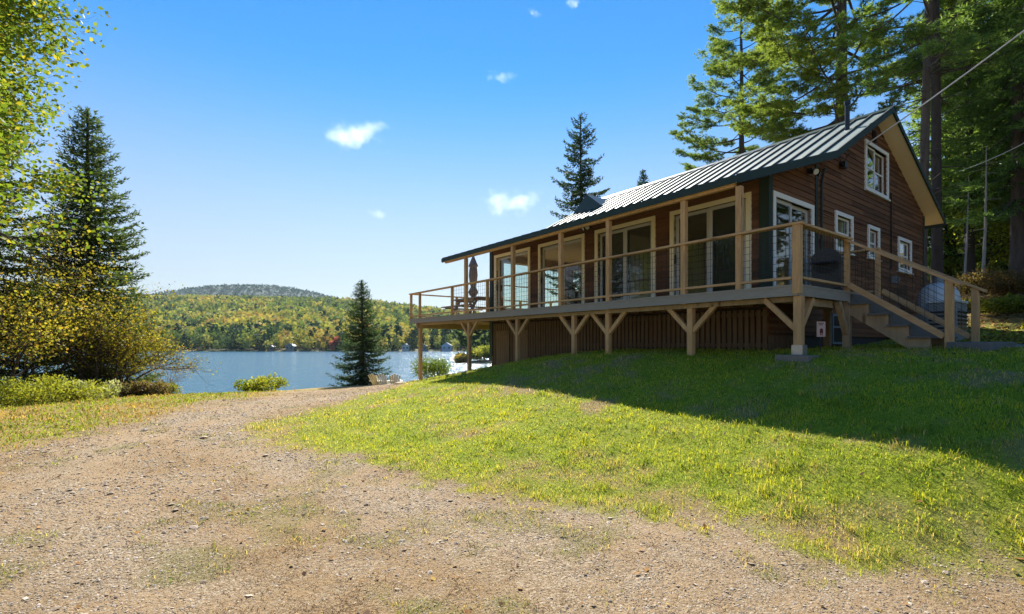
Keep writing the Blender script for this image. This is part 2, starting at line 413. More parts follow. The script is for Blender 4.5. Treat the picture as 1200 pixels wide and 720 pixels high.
def ground_mat():
    m, nt, out = nodes('ground_soil_gravel_turf')
    L = nt.links.new
    tc = N(nt, 'ShaderNodeTexCoord')
    def at(n): return N(nt, 'ShaderNodeAttribute', attribute_name=n).outputs['Fac']
    def noise(s, d=6.0, r=.6):
        n = N(nt, 'ShaderNodeTexNoise', Scale=s, Detail=d, Roughness=r); L(tc.outputs['Object'], n.inputs['Vector']); return n.outputs['Fac']
    def mix(f, a, b):
        x = N(nt, 'ShaderNodeMix', data_type='RGBA')
        L(f, x.inputs['Factor']) if not isinstance(f, float) else None
        if isinstance(f, float): x.inputs['Factor'].default_value = f
        for s, v in ((6, a), (7, b)):
            if isinstance(v, tuple): x.inputs[s].default_value = rgba(v)
            else: L(v, x.inputs[s])
        return x.outputs[2]
    # gravel: pebbles by voronoi cells
    vo = N(nt, 'ShaderNodeTexVoronoi', Scale=52.0); L(tc.outputs['Object'], vo.inputs['Vector'])
    v2 = N(nt, 'ShaderNodeTexVoronoi', Scale=125.0); L(tc.outputs['Object'], v2.inputs['Vector'])
    vm = N(nt, 'ShaderNodeMix', data_type='RGBA'); L(v2.outputs['Color'], vm.inputs[7]); L(vo.outputs['Color'], vm.inputs[6])
    vf = ramp(nt, [(.42,(0,0,0)),(.52,(1,1,1))]); L(noise(9, 5, .7), vf.inputs['Fac']); L(vf.outputs['Color'], vm.inputs['Factor'])
    sc = N(nt, 'ShaderNodeSeparateColor'); L(vm.outputs[2], sc.inputs[0])
    peb = ramp(nt, [(.0,(.13,.09,.05)),(.35,(.29,.205,.12)),(.7,(.42,.315,.20)),(1,(.62,.52,.38))]); L(sc.outputs[0], peb.inputs['Fac'])
    nb = ramp(nt, [(.32,(0,0,0)),(.54,(1,1,1))]); L(noise(1.6, 8, .74), nb.inputs['Fac'])
    ndl = ramp(nt, [(.3,(.17,.10,.045)),(.5,(.31,.20,.095)),(.7,(.43,.30,.155))]); L(noise(55, 5, .75), ndl.inputs['Fac'])
    nt_ = N(nt, 'ShaderNodeMath', operation='MULTIPLY_ADD'); nt_.inputs[1].default_value = -.8; nt_.inputs[2].default_value = .95; L(at('track'), nt_.inputs[0])
    nm = N(nt, 'ShaderNodeMath', operation='MULTIPLY'); L(nb.outputs['Color'], nm.inputs[0]); L(nt_.outputs[0], nm.inputs[1])
    grav = mix(nm.outputs[0], peb.outputs['Color'], ndl.outputs['Color'])
    dk = ramp(nt, [(.60,(0,0,0)),(.70,(1,1,1))]); L(noise(3.1, 9, .8), dk.inputs['Fac'])
    dkh = N(nt, 'ShaderNodeMath', operation='MULTIPLY'); dkh.inputs[1].default_value = .55; L(dk.outputs['Color'], dkh.inputs[0])
    grav = mix(dkh.outputs[0], grav, (.085,.06,.04))
    def part_(sock, k):
        q = N(nt, 'ShaderNodeMath', operation='MULTIPLY'); q.inputs[1].default_value = k; L(sock, q.inputs[0]); return q.outputs[0]
    stw = ramp(nt, [(.3,(.26,.16,.07)),(.7,(.50,.35,.20))]); L(noise(70, 5, .8), stw.inputs['Fac'])
    grav = mix(part_(at('straw'), .6), grav, stw.outputs['Color'])
    wee = ramp(nt, [(.35,(.09,.09,.025)),(.65,(.27,.25,.07))]); L(noise(60, 5, .8), wee.inputs['Fac'])
    grav = mix(part_(at('weed'), .32), grav, wee.outputs['Color'])
    # turf soil
    tf = ramp(nt, [(.3,(.12,.16,.012)),(.55,(.26,.30,.018)),(.75,(.36,.34,.04))]); L(noise(22, 6, .75), tf.inputs['Fac'])
    drc = ramp(nt, [(.3,(.20,.14,.06)),(.7,(.36,.26,.12))]); L(noise(30, 6, .75), drc.inputs['Fac'])
    turf = mix(at('dry'), tf.outputs['Color'], drc.outputs['Color'])
    lt = ramp(nt, [(.35,(.20,.19,.035)),(.52,(.33,.24,.08)),(.7,(.36,.19,.08))]); L(noise(1.7, 7, .7), lt.inputs['Fac'])
    c = mix(at('leftgrass'), grav, lt.outputs['Color'])
    c = mix(at('lawn'), c, turf)
    wd = ramp(nt, [(.3,(.09,.06,.025)),(.55,(.22,.16,.06)),(.75,(.36,.27,.08))]); L(noise(3, 8, .75), wd.inputs['Fac'])
    c = mix(at('woods'), c, wd.outputs['Color'])
    p = N(nt, 'ShaderNodeBsdfPrincipled', Roughness=.95); p.inputs['Specular IOR Level'].default_value = .15
    L(c, p.inputs['Base Color'])
    h1 = N(nt, 'ShaderNodeMath', operation='MULTIPLY_ADD'); h1.inputs[1].default_value = -.35
    L(vo.outputs['Distance'], h1.inputs[0]); L(noise(26, 8, .8), h1.inputs[2])
    b = N(nt, 'ShaderNodeBump', Strength=.85, Distance=.022); L(h1.outputs[0], b.inputs['Height'])
    L(b.outputs['Normal'], p.inputs['Normal']); L(p.outputs['BSDF'], out.inputs['Surface'])
    return m
tag(link('ground', me, ground_mat()), kind='structure')

# lake
def water_mat():
    m, nt, out = nodes('lake_water'); L = nt.links.new
    tc = N(nt, 'ShaderNodeTexCoord'); mp = N(nt, 'ShaderNodeMapping'); mp.inputs['Scale'].default_value = (.55, 1.0, 1)
    L(tc.outputs['Object'], mp.inputs['Vector'])
    n1 = N(nt, 'ShaderNodeTexNoise', Scale=.9, Detail=4.0, Roughness=.6); L(mp.outputs['Vector'], n1.inputs['Vector'])
    n2 = N(nt, 'ShaderNodeTexNoise', Scale=.09, Detail=3.0); L(mp.outputs['Vector'], n2.inputs['Vector'])
    ad = N(nt, 'ShaderNodeMath', operation='MULTIPLY_ADD'); ad.inputs[1].default_value = 2.0
    L(n2.outputs['Fac'], ad.inputs[0]); L(n1.outputs['Fac'], ad.inputs[2])
    b = N(nt, 'ShaderNodeBump', Strength=.8, Distance=.45); L(ad.outputs[0], b.inputs['Height'])
    p = N(nt, 'ShaderNodeBsdfPrincipled', Roughness=.14, IOR=1.333)
    p.inputs['Base Color'].default_value = (.06,.16,.235,1)
    L(b.outputs['Normal'], p.inputs['Normal']); L(p.outputs['BSDF'], out.inputs['Surface'])
    return m
lk = MB(); lk.add([(-900,15,LAKE_Z),(700,15,LAKE_Z),(700,520,LAKE_Z),(-900,520,LAKE_Z)], [(0,1,2,3)])
tag(lk.build('lake', water_mat()), kind='structure')

# ------------------------------------------------------------------ far shore
def hill_y(u):   # skyline of the wooded hill in the photograph, by bearing
    return np.interp(u, [-1.6,-1.1,-.75,-.5,-.3,-.2,-.05,.1,.4,1.2], [356,352,350,352,355,361,371,378,384,386])
def hill_z(x, y):
    u = x/np.maximum(y, 1)
    top = (402-hill_y(u))/F*1150 + EYE - 13
    f = sstep(335, 1150, y)*.85 + .15*np.clip((y-345)/800, 0, 1)
    lump = 9*(fbm(x*.006, y*.006, 91)-.5)*sstep(380, 600, y)
    shore = sstep(338+8*(fbm(x*.02, x*0, 5)-.5), 352, y)
    return LAKE_Z - 2.2 + 3.2*shore + (top-LAKE_Z)*f + lump
hx = np.linspace(-1500, 900, 130); hy = np.r_[np.linspace(325, 420, 30), np.linspace(430, 1500, 60)]
X, Y = np.meshgrid(hx, hy); Z = hill_z(X, Y); Z = np.where(Y > 1150, Z - (Y-1150)*.15, Z)
idx = np.arange(X.size).reshape(X.shape)
Fq = np.stack([idx[:-1,:-1], idx[:-1,1:], idx[1:,1:], idx[1:,:-1]], -1).reshape(-1, 4)
me = np_mesh('far_hill', np.stack([X, Y, Z], -1).reshape(-1, 3), Fq, smooth=True)
tag(link('hillside', me, mat('hill_floor', (.06,.07,.02), (.14,.12,.03), .95, .02, (1,1,1))), kind='structure')

mx_ = np.linspace(-3200, 1600, 140); my_ = np.linspace(1700, 3600, 50)
X, Y = np.meshgrid(mx_, my_)
u = X/2500
sky_y = np.interp(u, [-1.3,-1.0,-.80,-.725,-.66,-.60,-.55,-.50,-.46,-.42,-.39,-.35,-.2,.2], [365,357,349,345,338,334,333,333.5,336.5,341,345.5,352,368,386])
top = (402-sky_y)/F*2500
Z = -10 + (top+10)*np.exp(-((Y-2600)/620.0)**2) + 14*(fbm(X*.004, Y*.004, 13)-.5)
idx = np.arange(X.size).reshape(X.shape)
Fq = np.stack([idx[:-1,:-1], idx[:-1,1:], idx[1:,1:], idx[1:,:-1]], -1).reshape(-1, 4)
me = np_mesh('mountain', np.stack([X, Y, Z], -1).reshape(-1, 3), Fq, smooth=True)
MT = (mx_, my_, Z)
tag(link('mountain', me, mat('mountain_forest', (.012,.04,.032), (.025,.06,.04), .95, .03, (1,1,1), .3, .06)), kind='structure')

def leaf_quads(C, D, L, W, rng):
    """diamond leaves at C pointing along D"""
    n = len(C); r = rng.normal(size=(n, 3)); S = np.cross(D, r); S /= np.linalg.norm(S, axis=1)[:,None]+1e-9
    L = np.broadcast_to(L, n)[:,None]; W = np.broadcast_to(W, n)[:,None]
    V = np.stack([C, C+D*L*.45+S*W*.5, C+D*L, C+D*L*.45-S*W*.5], 1).reshape(-1, 3)
    return V, np.arange(4*n).reshape(n, 4)
def tri_cards(C, D, L, W, rng):
    n = len(C); r = rng.normal(size=(n, 3)); S = np.cross(D, r); S /= np.linalg.norm(S, axis=1)[:,None]+1e-9
    L = np.broadcast_to(L, n)[:,None]; W = np.broadcast_to(W, n)[:,None]
    V = np.stack([C-S*W*.5, C+S*W*.5, C+D*L], 1).reshape(-1, 3)
    return V, np.arange(3*n).reshape(n, 3)
def unit(a): return a/(np.linalg.norm(a, axis=-1, keepdims=True)+1e-9)

def far_forest(name, pts, sizes, colors, conif, nq, seed, rel=1.0):
    rng = np.random.default_rng(seed)
    n = len(pts); 
    C = []; Dd = []; LL = []; CC = []
    d = unit(rng.normal(size=(n, nq, 3))); rad = rng.random((n, nq))**.35
    h = sizes[:,None]
    wob = 1+.35*np.sin(d[...,0]*4+np.arange(n)[:,None])*np.cos(d[...,2]*5+np.arange(n)[:,None]*1.7)
    bx = d[...,0]*rad*h*.34*wob; by = d[...,1]*rad*h*.34*wob; bz = h*.58+d[...,2]*rad*h*.42
    zc = rng.random((n, nq))**1.6; a = rng.random((n, nq))*6.283; rr = (1-zc)*h*.21*(.5+.5*rng.random((n, nq)))
    cx, cy, cz = rr*np.cos(a), rr*np.sin(a), zc*h*1.08+h*.02
    k = conif[:,None]
    P = np.stack([np.where(k, cx, bx), np.where(k, cy, by), np.where(k, cz, bz)], -1)+pts[:,None,:]
    out = np.where(k[...,None], np.stack([np.cos(a), np.sin(a), -.35+0*a], -1), d)
    D = unit(out + .9*rng.normal(size=P.shape))
    Ls = (h*(.17 if nq > 60 else .26)*rel*(.6+.8*rng.random((n, nq)))).ravel()
    V, Fc = leaf_quads(P.reshape(-1,3), D.reshape(-1,3), Ls, Ls*.85, rng)
    c = colors[:,None,:]*(.75+.5*rng.random((n, nq, 1)))
    return np_mesh(name, V, Fc, np.repeat(c.reshape(-1,3), 4, 0))

PAL = np.array([(.36,.31,.07),(.28,.28,.06),(.19,.23,.055),(.13,.18,.05),(.40,.32,.09),(.38,.26,.08),(.36,.19,.08),(.08,.12,.04),(.31,.29,.08)])
def forest_points(y0, y1, sp, u0, u1, rng):
    out = []
    y = y0
    while y < y1:
        n = int((u1-u0)*y/sp)
        us = u0+(np.arange(n)+rng.random(n))*(u1-u0)/n
        yy = y+rng.normal(size=n)*sp*.35
        out.append(np.stack([us*y, yy], 1)); y += sp
    P = np.concatenate(out)
    return np.c_[P, hill_z(P[:,0], P[:,1])]
rng = np.random.default_rng(5)
near = forest_points(351, 480, 6.3, -1.35, .5, rng)
farp = forest_points(480, 1180, 10.5, -1.35, .4, rng)
def colors_for(P, rng, dark):
    n = len(P); f = fbm(P[:,0]*.013, P[:,1]*.008, 33)
    pr = np.clip(.42+(f-.5)*1.1+.22*rng.normal(size=n), 0, .95)
    w = (1-pr)*8
    c = PAL[np.clip((np.array([7,3,2,1,8,0,4,5,6])[np.clip((pr**1.1*8.2).astype(int), 0, 8)]), 0, 8)]
    con = rng.random(n) < dark
    c = np.where(con[:,None], np.array([.022,.05,.024])*(.7+.7*rng.random((n,1))), c)
    return c*(.85+.3*rng.random((n,1))), con
c, con = colors_for(near, rng, .20+.15*(fbm(near[:,0]*.02, near[:,1]*.02, 8) > .5))
sz = 5.5+9.5*rng.random(len(near))**1.3; sz[con] *= 1.15
sz *= np.where(near[:,1] < 362, .75, 1)
tag(link('woods', far_forest('woods', near, sz, c*1.18, con, 110, 1), M['far']), 'mixed green and gold woods lining the far shore of the lake', 'woods', kind='stuff')
c, con = colors_for(farp, rng, .07)
sz = 8+9*rng.random(len(farp))**1.2
tag(link('hillside_woods', far_forest('hillside_woods', farp, sz, c*1.2, con, 42, 2), M['far']), 'yellow and green autumn woods covering the hill across the lake', 'woods', kind='stuff')

rng = np.random.default_rng(15); n = 9500
px_ = rng.uniform(-2700, 600, n); py_ = rng.uniform(1750, 2720, n)
ix = np.clip(np.searchsorted(mx_, px_)-1, 0, len(mx_)-2); iy = np.clip(np.searchsorted(my_, py_)-1, 0, len(my_)-2)
fx = (px_-mx_[ix])/(mx_[1]-mx_[0]); fy = (py_-my_[iy])/(my_[1]-my_[0]); Zm = MT[2]
pz_ = (Zm[iy,ix]*(1-fx)+Zm[iy,ix+1]*fx)*(1-fy)+(Zm[iy+1,ix]*(1-fx)+Zm[iy+1,ix+1]*fx)*fy
mp3 = np.c_[px_, py_, pz_-4]; low = sstep(.62, .35, (pz_+10)/300+.25*(fbm(px_*.006, py_*.006, 3)-.5))
cm = np.array([.016,.066,.056])*(1-low[:,None])+np.array([.16,.15,.055])*low[:,None]*(.6+.8*rng.random((n,1)))
tag(link('mountain_woods', far_forest('mountain_woods', mp3, rng.uniform(9, 15, n), cm*(.7+.6*rng.random((n,1))), rng.random(n) < .5, 14, 4, 2.0), M['far']), 'dark blue green forest covering the distant mountain', 'woods', kind='stuff')

# ------------------------------------------------------------------ trees
def np_tubes(segs, n=5):
    """segs: list of (P0, P1, r0, r1) -> one tube mesh"""
    V, Fc = [], []
    A = np.array([s[0] for s in segs]); B = np.array([s[1] for s in segs]); r0 = np.array([s[2] for s in segs]); r1 = np.array([s[3] for s in segs])
    d = unit(B-A); ref = np.where(np.abs(d[:,2:3]) < .9, np.array([[0,0,1.]]), np.array([[1.,0,0]]))
    a = unit(np.cross(d, ref)); b = np.cross(d, a)
    t = np.arange(n)*2*math.pi/n; ct, st = np.cos(t), np.sin(t)
    ring = a[:,None,:]*ct[None,:,None]+b[:,None,:]*st[None,:,None]
    V = np.concatenate([A[:,None,:]+ring*r0[:,None,None], B[:,None,:]+ring*r1[:,None,None]], 1)
    m = len(segs); base = (np.arange(m)*2*n)[:,None]; k = np.arange(n); k2 = (k+1) % n
    Fc = np.stack([base+k, base+k2, base+n+k2, base+n+k], -1)
    return V.reshape(-1,3), Fc.reshape(-1,4)

def trunk_segs(h, r, rng, lean=(0,0), n=14, flare=1.35, wob=.12, top=.12):
    P = []; x = y = 0
    for i in range(n+1):
        f = i/n
        x = lean[0]*f*h + wob*math.sin(f*5+rng.random()*.6)*f; y = lean[1]*f*h + wob*math.cos(f*4+rng.random()*.6)*f
        P.append((x, y, f*h-.3*(i == 0)))
    rr = [r*((1-i/n)**.8*(1-top)+top)*(flare if i == 0 else 1) for i in range(n+1)]
    return P, [(P[i], P[i+1], rr[i], rr[i+1]) for i in range(n)]
def on_trunk(P, z):
    P = np.array(P); return np.array([np.interp(z, P[:,2], P[:,0]), np.interp(z, P[:,2], P[:,1]), z])

def spruce(seed, h, rb, r_trunk, z0=.06, whorl=.34, nb=6, shape=.85, droop=.30, tip=.22, card=.15, cw=.05, step=.085, c1=(.035,.065,.025), c2=(.075,.10,.03), gaps=.0, up=.55, lean=(0,0), onesided=None, side_len=.34):
    rng = np.random.default_rng(seed); P, segs = trunk_segs(h, r_trunk, rng, lean, wob=.06)
    Cs, Ds, Ls, cols = [], [], [], []
    z = z0*h
    while z < h*.985:
        f = (z-z0*h)/(h-z0*h)
        n = max(3, int(nb*(1-.35*f)+rng.random()))
        a0 = rng.random()*6.283
        for k in range(n):
            if rng.random() < gaps: continue
            az = a0+k*6.283/n+rng.normal()*.25
            L = rb*((1-f)**shape)*rng.uniform(.72,1.12)*(1 if f > .12 else .75+2*f)+.12
            if onesided is not None: L *= .65+.45*max(0, math.cos(az-onesided))
            el = -droop*(1-f)+up*f**1.5+rng.normal()*.07
            hd = np.array([math.cos(az), math.sin(az), 0]); sd = np.array([-hd[1], hd[0], 0])
            base = on_trunk(P, z+rng.normal()*.05)
            m = max(5, int(L/step)); uu = np.linspace(.06, 1, m)
            zz = L*(math.sin(el)*uu - .12*np.sin(uu*3.1)*(1-f) + tip*uu**3*.6)
            B = base + hd*(L*uu*math.cos(el))[:,None] + np.array([0,0,1])*zz[:,None] + sd*(rng.normal()*.06*L*uu**2)[:,None]
            rbr = max(.008, .016*L)
            q = [0, m//3, 2*m//3, m-1]
            last = base
            for i, j in enumerate(q[1:]):
                segs.append((tuple(last), tuple(B[j]), rbr*(1-i/3.2), rbr*(1-(i+1)/3.2))); last = B[j]
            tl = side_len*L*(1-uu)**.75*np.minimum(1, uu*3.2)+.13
            tl = np.minimum(tl, 1.0)
            T = np.gradient(B, axis=0); T = unit(T)
            for sgn in (-1, 1):
                td = unit(T*.75+sd*sgn*.8+rng.normal(size=(m,3))*.14+np.array([0,0,-.12]))
                nc = np.maximum(2, (tl/.075).astype(int)); tot = nc.sum()
                ii = np.repeat(np.arange(m), nc); loc = rng.random(tot)
                C = B[ii]+td[ii]*(loc*tl[ii])[:,None]+rng.normal(size=(tot,3))*.02
                D = unit(td[ii]*.9+rng.normal(size=(tot,3))*.42+np.array([0,0,.08]))
                Cs.append(C); Ds.append(D); Ls.append(card*rng.uniform(.7,1.25,tot))
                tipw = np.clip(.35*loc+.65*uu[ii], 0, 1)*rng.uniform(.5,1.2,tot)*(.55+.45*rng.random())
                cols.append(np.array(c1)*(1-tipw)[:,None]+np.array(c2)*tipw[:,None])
        z += whorl*(1-.55*f)*rng.uniform(.8,1.2)
    # leader
    tot = 60; zz = h*(1-.05*rng.random(tot)); C = np.stack([on_trunk(P, q) for q in zz]); D = unit(rng.normal(size=(tot,3))*[.6,.6,.2]+[0,0,.7])
    Cs.append(C); Ds.append(D); Ls.append(np.full(tot, card)); cols.append(np.tile(np.array(c1)*.5+np.array(c2)*.5, (tot,1)))
    C = np.concatenate(Cs); D = np.concatenate(Ds); L = np.concatenate(Ls); col = np.concatenate(cols)
    V, Fc = tri_cards(C, D, L, cw*L/card, rng)
    crown = np_mesh('crown', V, Fc, np.repeat(col, 3, 0))
    Vt, Ft = np_tubes(segs, 6)
    return np_mesh('trunk', Vt, Ft, smooth=True), crown

def pine(seed, h, rb, r_trunk, z0=.45, nbr=55, c1=(.07,.125,.035), c2=(.31,.40,.08), card=.19, cw=.034, lean=(0,0), onesided=None, dense=1.7, stubs=20, lens=None, rise=.12):
    """white pine: long level limbs that carry flat plates of needle tufts"""
    rng = np.random.default_rng(seed); P, segs = trunk_segs(h, r_trunk, rng, lean, wob=.15)
    Cs, Ds, Ls, cols = [], [], [], []
    for i in range(nbr):
        f = (i+rng.random())/nbr; z = h*(z0+(1-z0)*f*.98)
        az = i*2.4+rng.normal()*.4
        if onesided is not None and rng.random() < .5: az = onesided+rng.normal()*.6
        prof = (np.interp(f, [0,.15,.45,.8,1], [.55,.9,1,.6,.15]) if lens is None else np.interp(f, *lens))
        L = rb*prof*rng.uniform(.6,1.1)+.3
        hd = np.array([math.cos(az), math.sin(az), 0]); sd = np.array([-hd[1], hd[0], 0])
        base = on_trunk(P, z); m = max(6, int(L/.22)); uu = np.linspace(0, 1, m)
        el = rng.normal()*.1 + .5*f**2
        B = base+hd*(L*uu)[:,None]+np.array([0,0,1])*(L*(el*uu - .10*np.sin(uu*3.14)+rise*uu**2.5))[:,None]+sd*(L*.1*rng.normal()*uu**2)[:,None]
        r = .010*L+.010
        for j in range(m-1): segs.append((tuple(B[j]), tuple(B[j+1]), r*(1-.85*uu[j]), r*(1-.85*uu[j+1])))
        hue = rng.random()
        ns = int(L*4.2*dense)+4
        for s in range(ns):
            q = rng.uniform(.28, 1)**.8
            p0 = np.array([np.interp(q, uu, B[:,e]) for e in range(3)])
            sg = 1 if rng.random() < .5 else -1
            l2 = rng.uniform(.25, .62)*(1.25-q)*min(2.6, L*.6)+.2
            d2 = unit(hd*rng.uniform(.4,1)+sd*sg*rng.uniform(.3,1.1)+np.array([0,0,rng.normal()*.12+.1]))
            segs.append((tuple(p0), tuple(p0+d2*l2), .012, .005))
            nt = max(4, int(l2/.085)); loc = np.sqrt(rng.uniform(.08, 1, nt))
            tc = p0+d2*(l2*loc)[:,None]+rng.normal(size=(nt,3))*[.12,.12,.05]
            k = 13
            C = np.repeat(tc, k, 0); D = unit(rng.normal(size=(nt*k,3))*[1,1,.75]+np.array([0,0,.35])+d2*.5)
            Cs.append(C); Ds.append(D); Ls.append(card*rng.uniform(.7,1.2,nt*k))
            w = np.repeat(np.clip(rng.normal(.35+.4*hue, .25, nt), 0, 1), k)
            cols.append(np.array(c1)*(1-w)[:,None]+np.array(c2)*w[:,None])
    for i in range(stubs):
        z = h*rng.uniform(.12, z0+.1); az = rng.random()*6.283; L = rng.uniform(.4, 1.9)
        base = on_trunk(P, z); e = base+np.array([math.cos(az)*L, math.sin(az)*L, rng.normal()*.12*L-.1*L])
        segs.append((tuple(base), tuple(e), .022, .006))
    C = np.concatenate(Cs); D = np.concatenate(Ds); L = np.concatenate(Ls); col = np.concatenate(cols)
    V, Fc = tri_cards(C, D, L, cw*L/card, rng)
    crown = np_mesh('crown', V, Fc, np.repeat(col, 3, 0))
    Vt, Ft = np_tubes(segs, 8)
    return np_mesh('trunk', Vt, Ft, smooth=True), crown

def broadleaf(seed, h, r, stems=1, spread=.5, leaf=.09, nleaf=9000, cols=((.10,.14,.02),(.22,.22,.03)), crown_r=2.0, z0=.3, r_trunk=.1, bare=False, levels=3, flat=1.0, clump=.22, zmin=None):
    rng = np.random.default_rng(seed); segs = []; tips = []
    def grow(p, d, L, rad, lv):
        n = 4; q = np.array(p, float)
        for i in range(n):
            d = unit(d+rng.normal(size=3)*.13+np.array([0,0,.05])); e = q+d*L/n
            segs.append((tuple(q), tuple(e), rad*(1-.55*i/n), rad*(1-.55*(i+1)/n))); q = e
            if lv > 0 and i >= 1:
                for _ in range(2 if i < n-1 else 3):
                    a = unit(d*.7+rng.normal(size=3)*[1,1,.6]*spread*1.5)
                    grow(q, a, L*rng.uniform(.42,.66), rad*.5*(1-.4*i/n), lv-1)
            if lv <= 1: tips.append((q.copy(), d.copy(), L))
    for s in range(stems):
        a = rng.random()*6.283; o = rng.random()*.5*(stems > 1)*crown_r*.5
        b = np.array([math.cos(a)*o, math.sin(a)*o, -.2])
        grow(b, unit(np.array([math.cos(a)*.25*(stems > 1), math.sin(a)*.25*(stems > 1), 1])), h*rng.uniform(.5,.66), r_trunk/(stems**.5), levels)
    k_ = h/max(t[0][2] for t in tips)
    segs = [(tuple(np.array(a_)*k_), tuple(np.array(b_)*k_), r0_, r1_) for a_, b_, r0_, r1_ in segs]
    Vt, Ft = np_tubes(segs, 6)
    trunk = np_mesh('trunk', Vt, Ft, smooth=True)
    T = np.array([t[0] for t in tips])*k_; D0 = np.array([t[1] for t in tips]); 
    ii = rng.integers(0, len(T), nleaf)
    sc = clump if not bare else .18
    C = T[ii]+rng.normal(size=(nleaf,3))*sc*[1,1,.7*flat]
    D = unit(rng.normal(size=(nleaf,3))*[1,1,.7]+np.array([0,0,-.25]))
    w = np.clip((hash2(ii, ii*3, seed)*.8+rng.random(nleaf)*.5-.15), 0, 1)
    cc = np.array(cols[0])*(1-w)[:,None]+np.array(cols[1])*w[:,None]
    if len(cols) > 2:
        k = rng.random(nleaf) < .16; cc[k] = cols[2]
    if zmin is not None:
        q = C[:,2] > zmin+rng.normal(size=nleaf)*.5; C, D, cc = C[q], D[q], cc[q]; nleaf = len(C)
    Ls = leaf*rng.uniform(.65,1.25,nleaf)
    V, Fc = leaf_quads(C, D, Ls, Ls*.72, rng)
    return trunk, np_mesh('crown', V, Fc, np.repeat(cc, 4, 0))

def bush_mesh(seed, rx, ry, h, nleaf, leaf, cols, up=.3, spike=0.0):
    rng = np.random.default_rng(seed); nl = 14
    lob = np.stack([rng.normal(size=nl)*rx*.45, rng.normal(size=nl)*ry*.45, rng.uniform(.25,.7,nl)*h], 1); lr = rng.uniform(.35,.6,nl)*min(rx, ry, h)
    ii = rng.integers(0, nl, nleaf); d = unit(rng.normal(size=(nleaf,3))); rad = rng.random(nleaf)**.4
    C = lob[ii]+d*(lr[ii]*rad)[:,None]*np.array([1.15,1.15,.95]); C[:,2] = np.abs(C[:,2])*1.0
    D = unit(d*.5+rng.normal(size=(nleaf,3))*.7+np.array([0,0,up]))
    w = np.clip(hash2(ii, ii+5, seed)*.6+.6*rng.random(nleaf)-.1, 0, 1)
    cc = np.array(cols[0])*(1-w)[:,None]+np.array(cols[1])*w[:,None]
    Ls = leaf*rng.uniform(.6,1.3,nleaf)
    V, Fc = leaf_quads(C, D, Ls, Ls*(.65-.45*spike), rng)
    segs = []
    for k in range(16):
        e = lob[k % nl]+rng.normal(size=3)*.1; b = np.array([rng.normal()*rx*.12, rng.normal()*ry*.12, -.15])
        segs.append((tuple(b), tuple(e), .012, .005))
    Vt, Ft = np_tubes(segs, 5)
    return np_mesh('stems', Vt, Ft, smooth=True), np_mesh('foliage', V, Fc, np.repeat(cc, 4, 0))

def dead_tree(seed, h, r):
    rng = np.random.default_rng(seed); P, segs = trunk_segs(h, r, rng, (rng.normal()*.03, 0), wob=.05)
    for k in range(16):
        z = h*rng.uniform(.25,.95); a = rng.random()*6.283; L = rng.uniform(.15,.7); b = on_trunk(P, z)
        segs.append((tuple(b), tuple(b+np.array([math.cos(a)*L, math.sin(a)*L, -.1*L])), .012, .004))
    Vt, Ft = np_tubes(segs, 7); n = 20
    C = np.stack([on_trunk(P, h*q) for q in rng.uniform(.6,1,n)])+rng.normal(size=(n,3))*.1
    V, Fc = leaf_quads(C, unit(rng.normal(size=(n,3))), np.full(n,.05), np.full(n,.03), rng)
    return np_mesh('trunk', Vt, Ft, smooth=True), np_mesh('twigs', V, Fc, np.tile([.1,.07,.04], (4*n,1)))

def place(name, meshes, x, y, label, cat, bark, leafm, rz=0, scale=1.0, group=None, names=('trunk','crown'), sink=.1, z=None):
    r = empty(name, (x, y, (gz(x, y) if z is None else z)-sink), rz, label, cat, group)
    r.scale = (scale, scale, scale)
    link(names[0], meshes[0], M[bark], r); link(names[1], meshes[1], M[leafm], r)
    return r
def at(px, Y): return (px-600)/F*Y, Y

# left side
x, y = at(105, 20)
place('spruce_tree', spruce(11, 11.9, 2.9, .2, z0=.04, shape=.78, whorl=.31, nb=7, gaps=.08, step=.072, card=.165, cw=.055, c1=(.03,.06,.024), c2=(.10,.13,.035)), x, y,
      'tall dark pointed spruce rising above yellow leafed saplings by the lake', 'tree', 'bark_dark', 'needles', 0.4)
x, y = at(-40, 15.5)
place('hemlock_tree', spruce(12, 11.0, 3.2, .22, z0=.1, shape=.55, whorl=.42, nb=6, droop=.35, card=.14, c1=(.035,.07,.02), c2=(.13,.15,.03)), x, y,
      'evergreen at the photo left edge with drooping boughs under the leafy maple', 'tree', 'bark_dark', 'needles', 1.3)
mp_ = broadleaf(205, 12.0, 3.4, 1, .55, .125, 72000, ((.09,.17,.02),(.22,.27,.035),(.38,.34,.04)), 3.4, .3, .22, levels=4, clump=.27, zmin=4.6)
x, y = -16.3, 10.4
place('maple_tree', mp_, x, y, 'big leafy maple whose green and yellow branches fill the top left corner', 'tree', 'bark_dark', 'leaves', 0)
sap = [(36,16.5,6.3,14,'golden leafed sapling cluster left of the dark spruce trunk',.085),(92,17.5,4.4,15,'yellow leafed sapling cluster in front of the dark spruce',.08),
       (128,18.2,3.5,16,'small yellow green sapling standing right of the dark spruce by the water',.075),(-5,14,4.0,17,'bushy yellow green sapling at the photo left edge above the ferns',.08)]
for px, Y, h, sd, lb, lf_ in sap:
    x, y = at(px, Y)
    place('sapling', broadleaf(sd, h, 1.4, 4, .6, lf_, 7600, ((.11,.13,.02),(.40,.34,.04),(.36,.24,.04)), 1.5, .2, .11, levels=3, zmin=h*.36, clump=.2), x, y, lb, 'tree', 'bark_dark', 'leaves', sd)
x, y = at(192, 17.2)
place('bare_sapling', broadleaf(18, 2.0, .8, 3, .6, .05, 160, ((.25,.2,.06),(.3,.22,.06)), .7, .2, .03, bare=True, levels=2), x, y,
      'thin nearly leafless sapling standing against the water', 'tree', 'bark_pale', 'leaves')
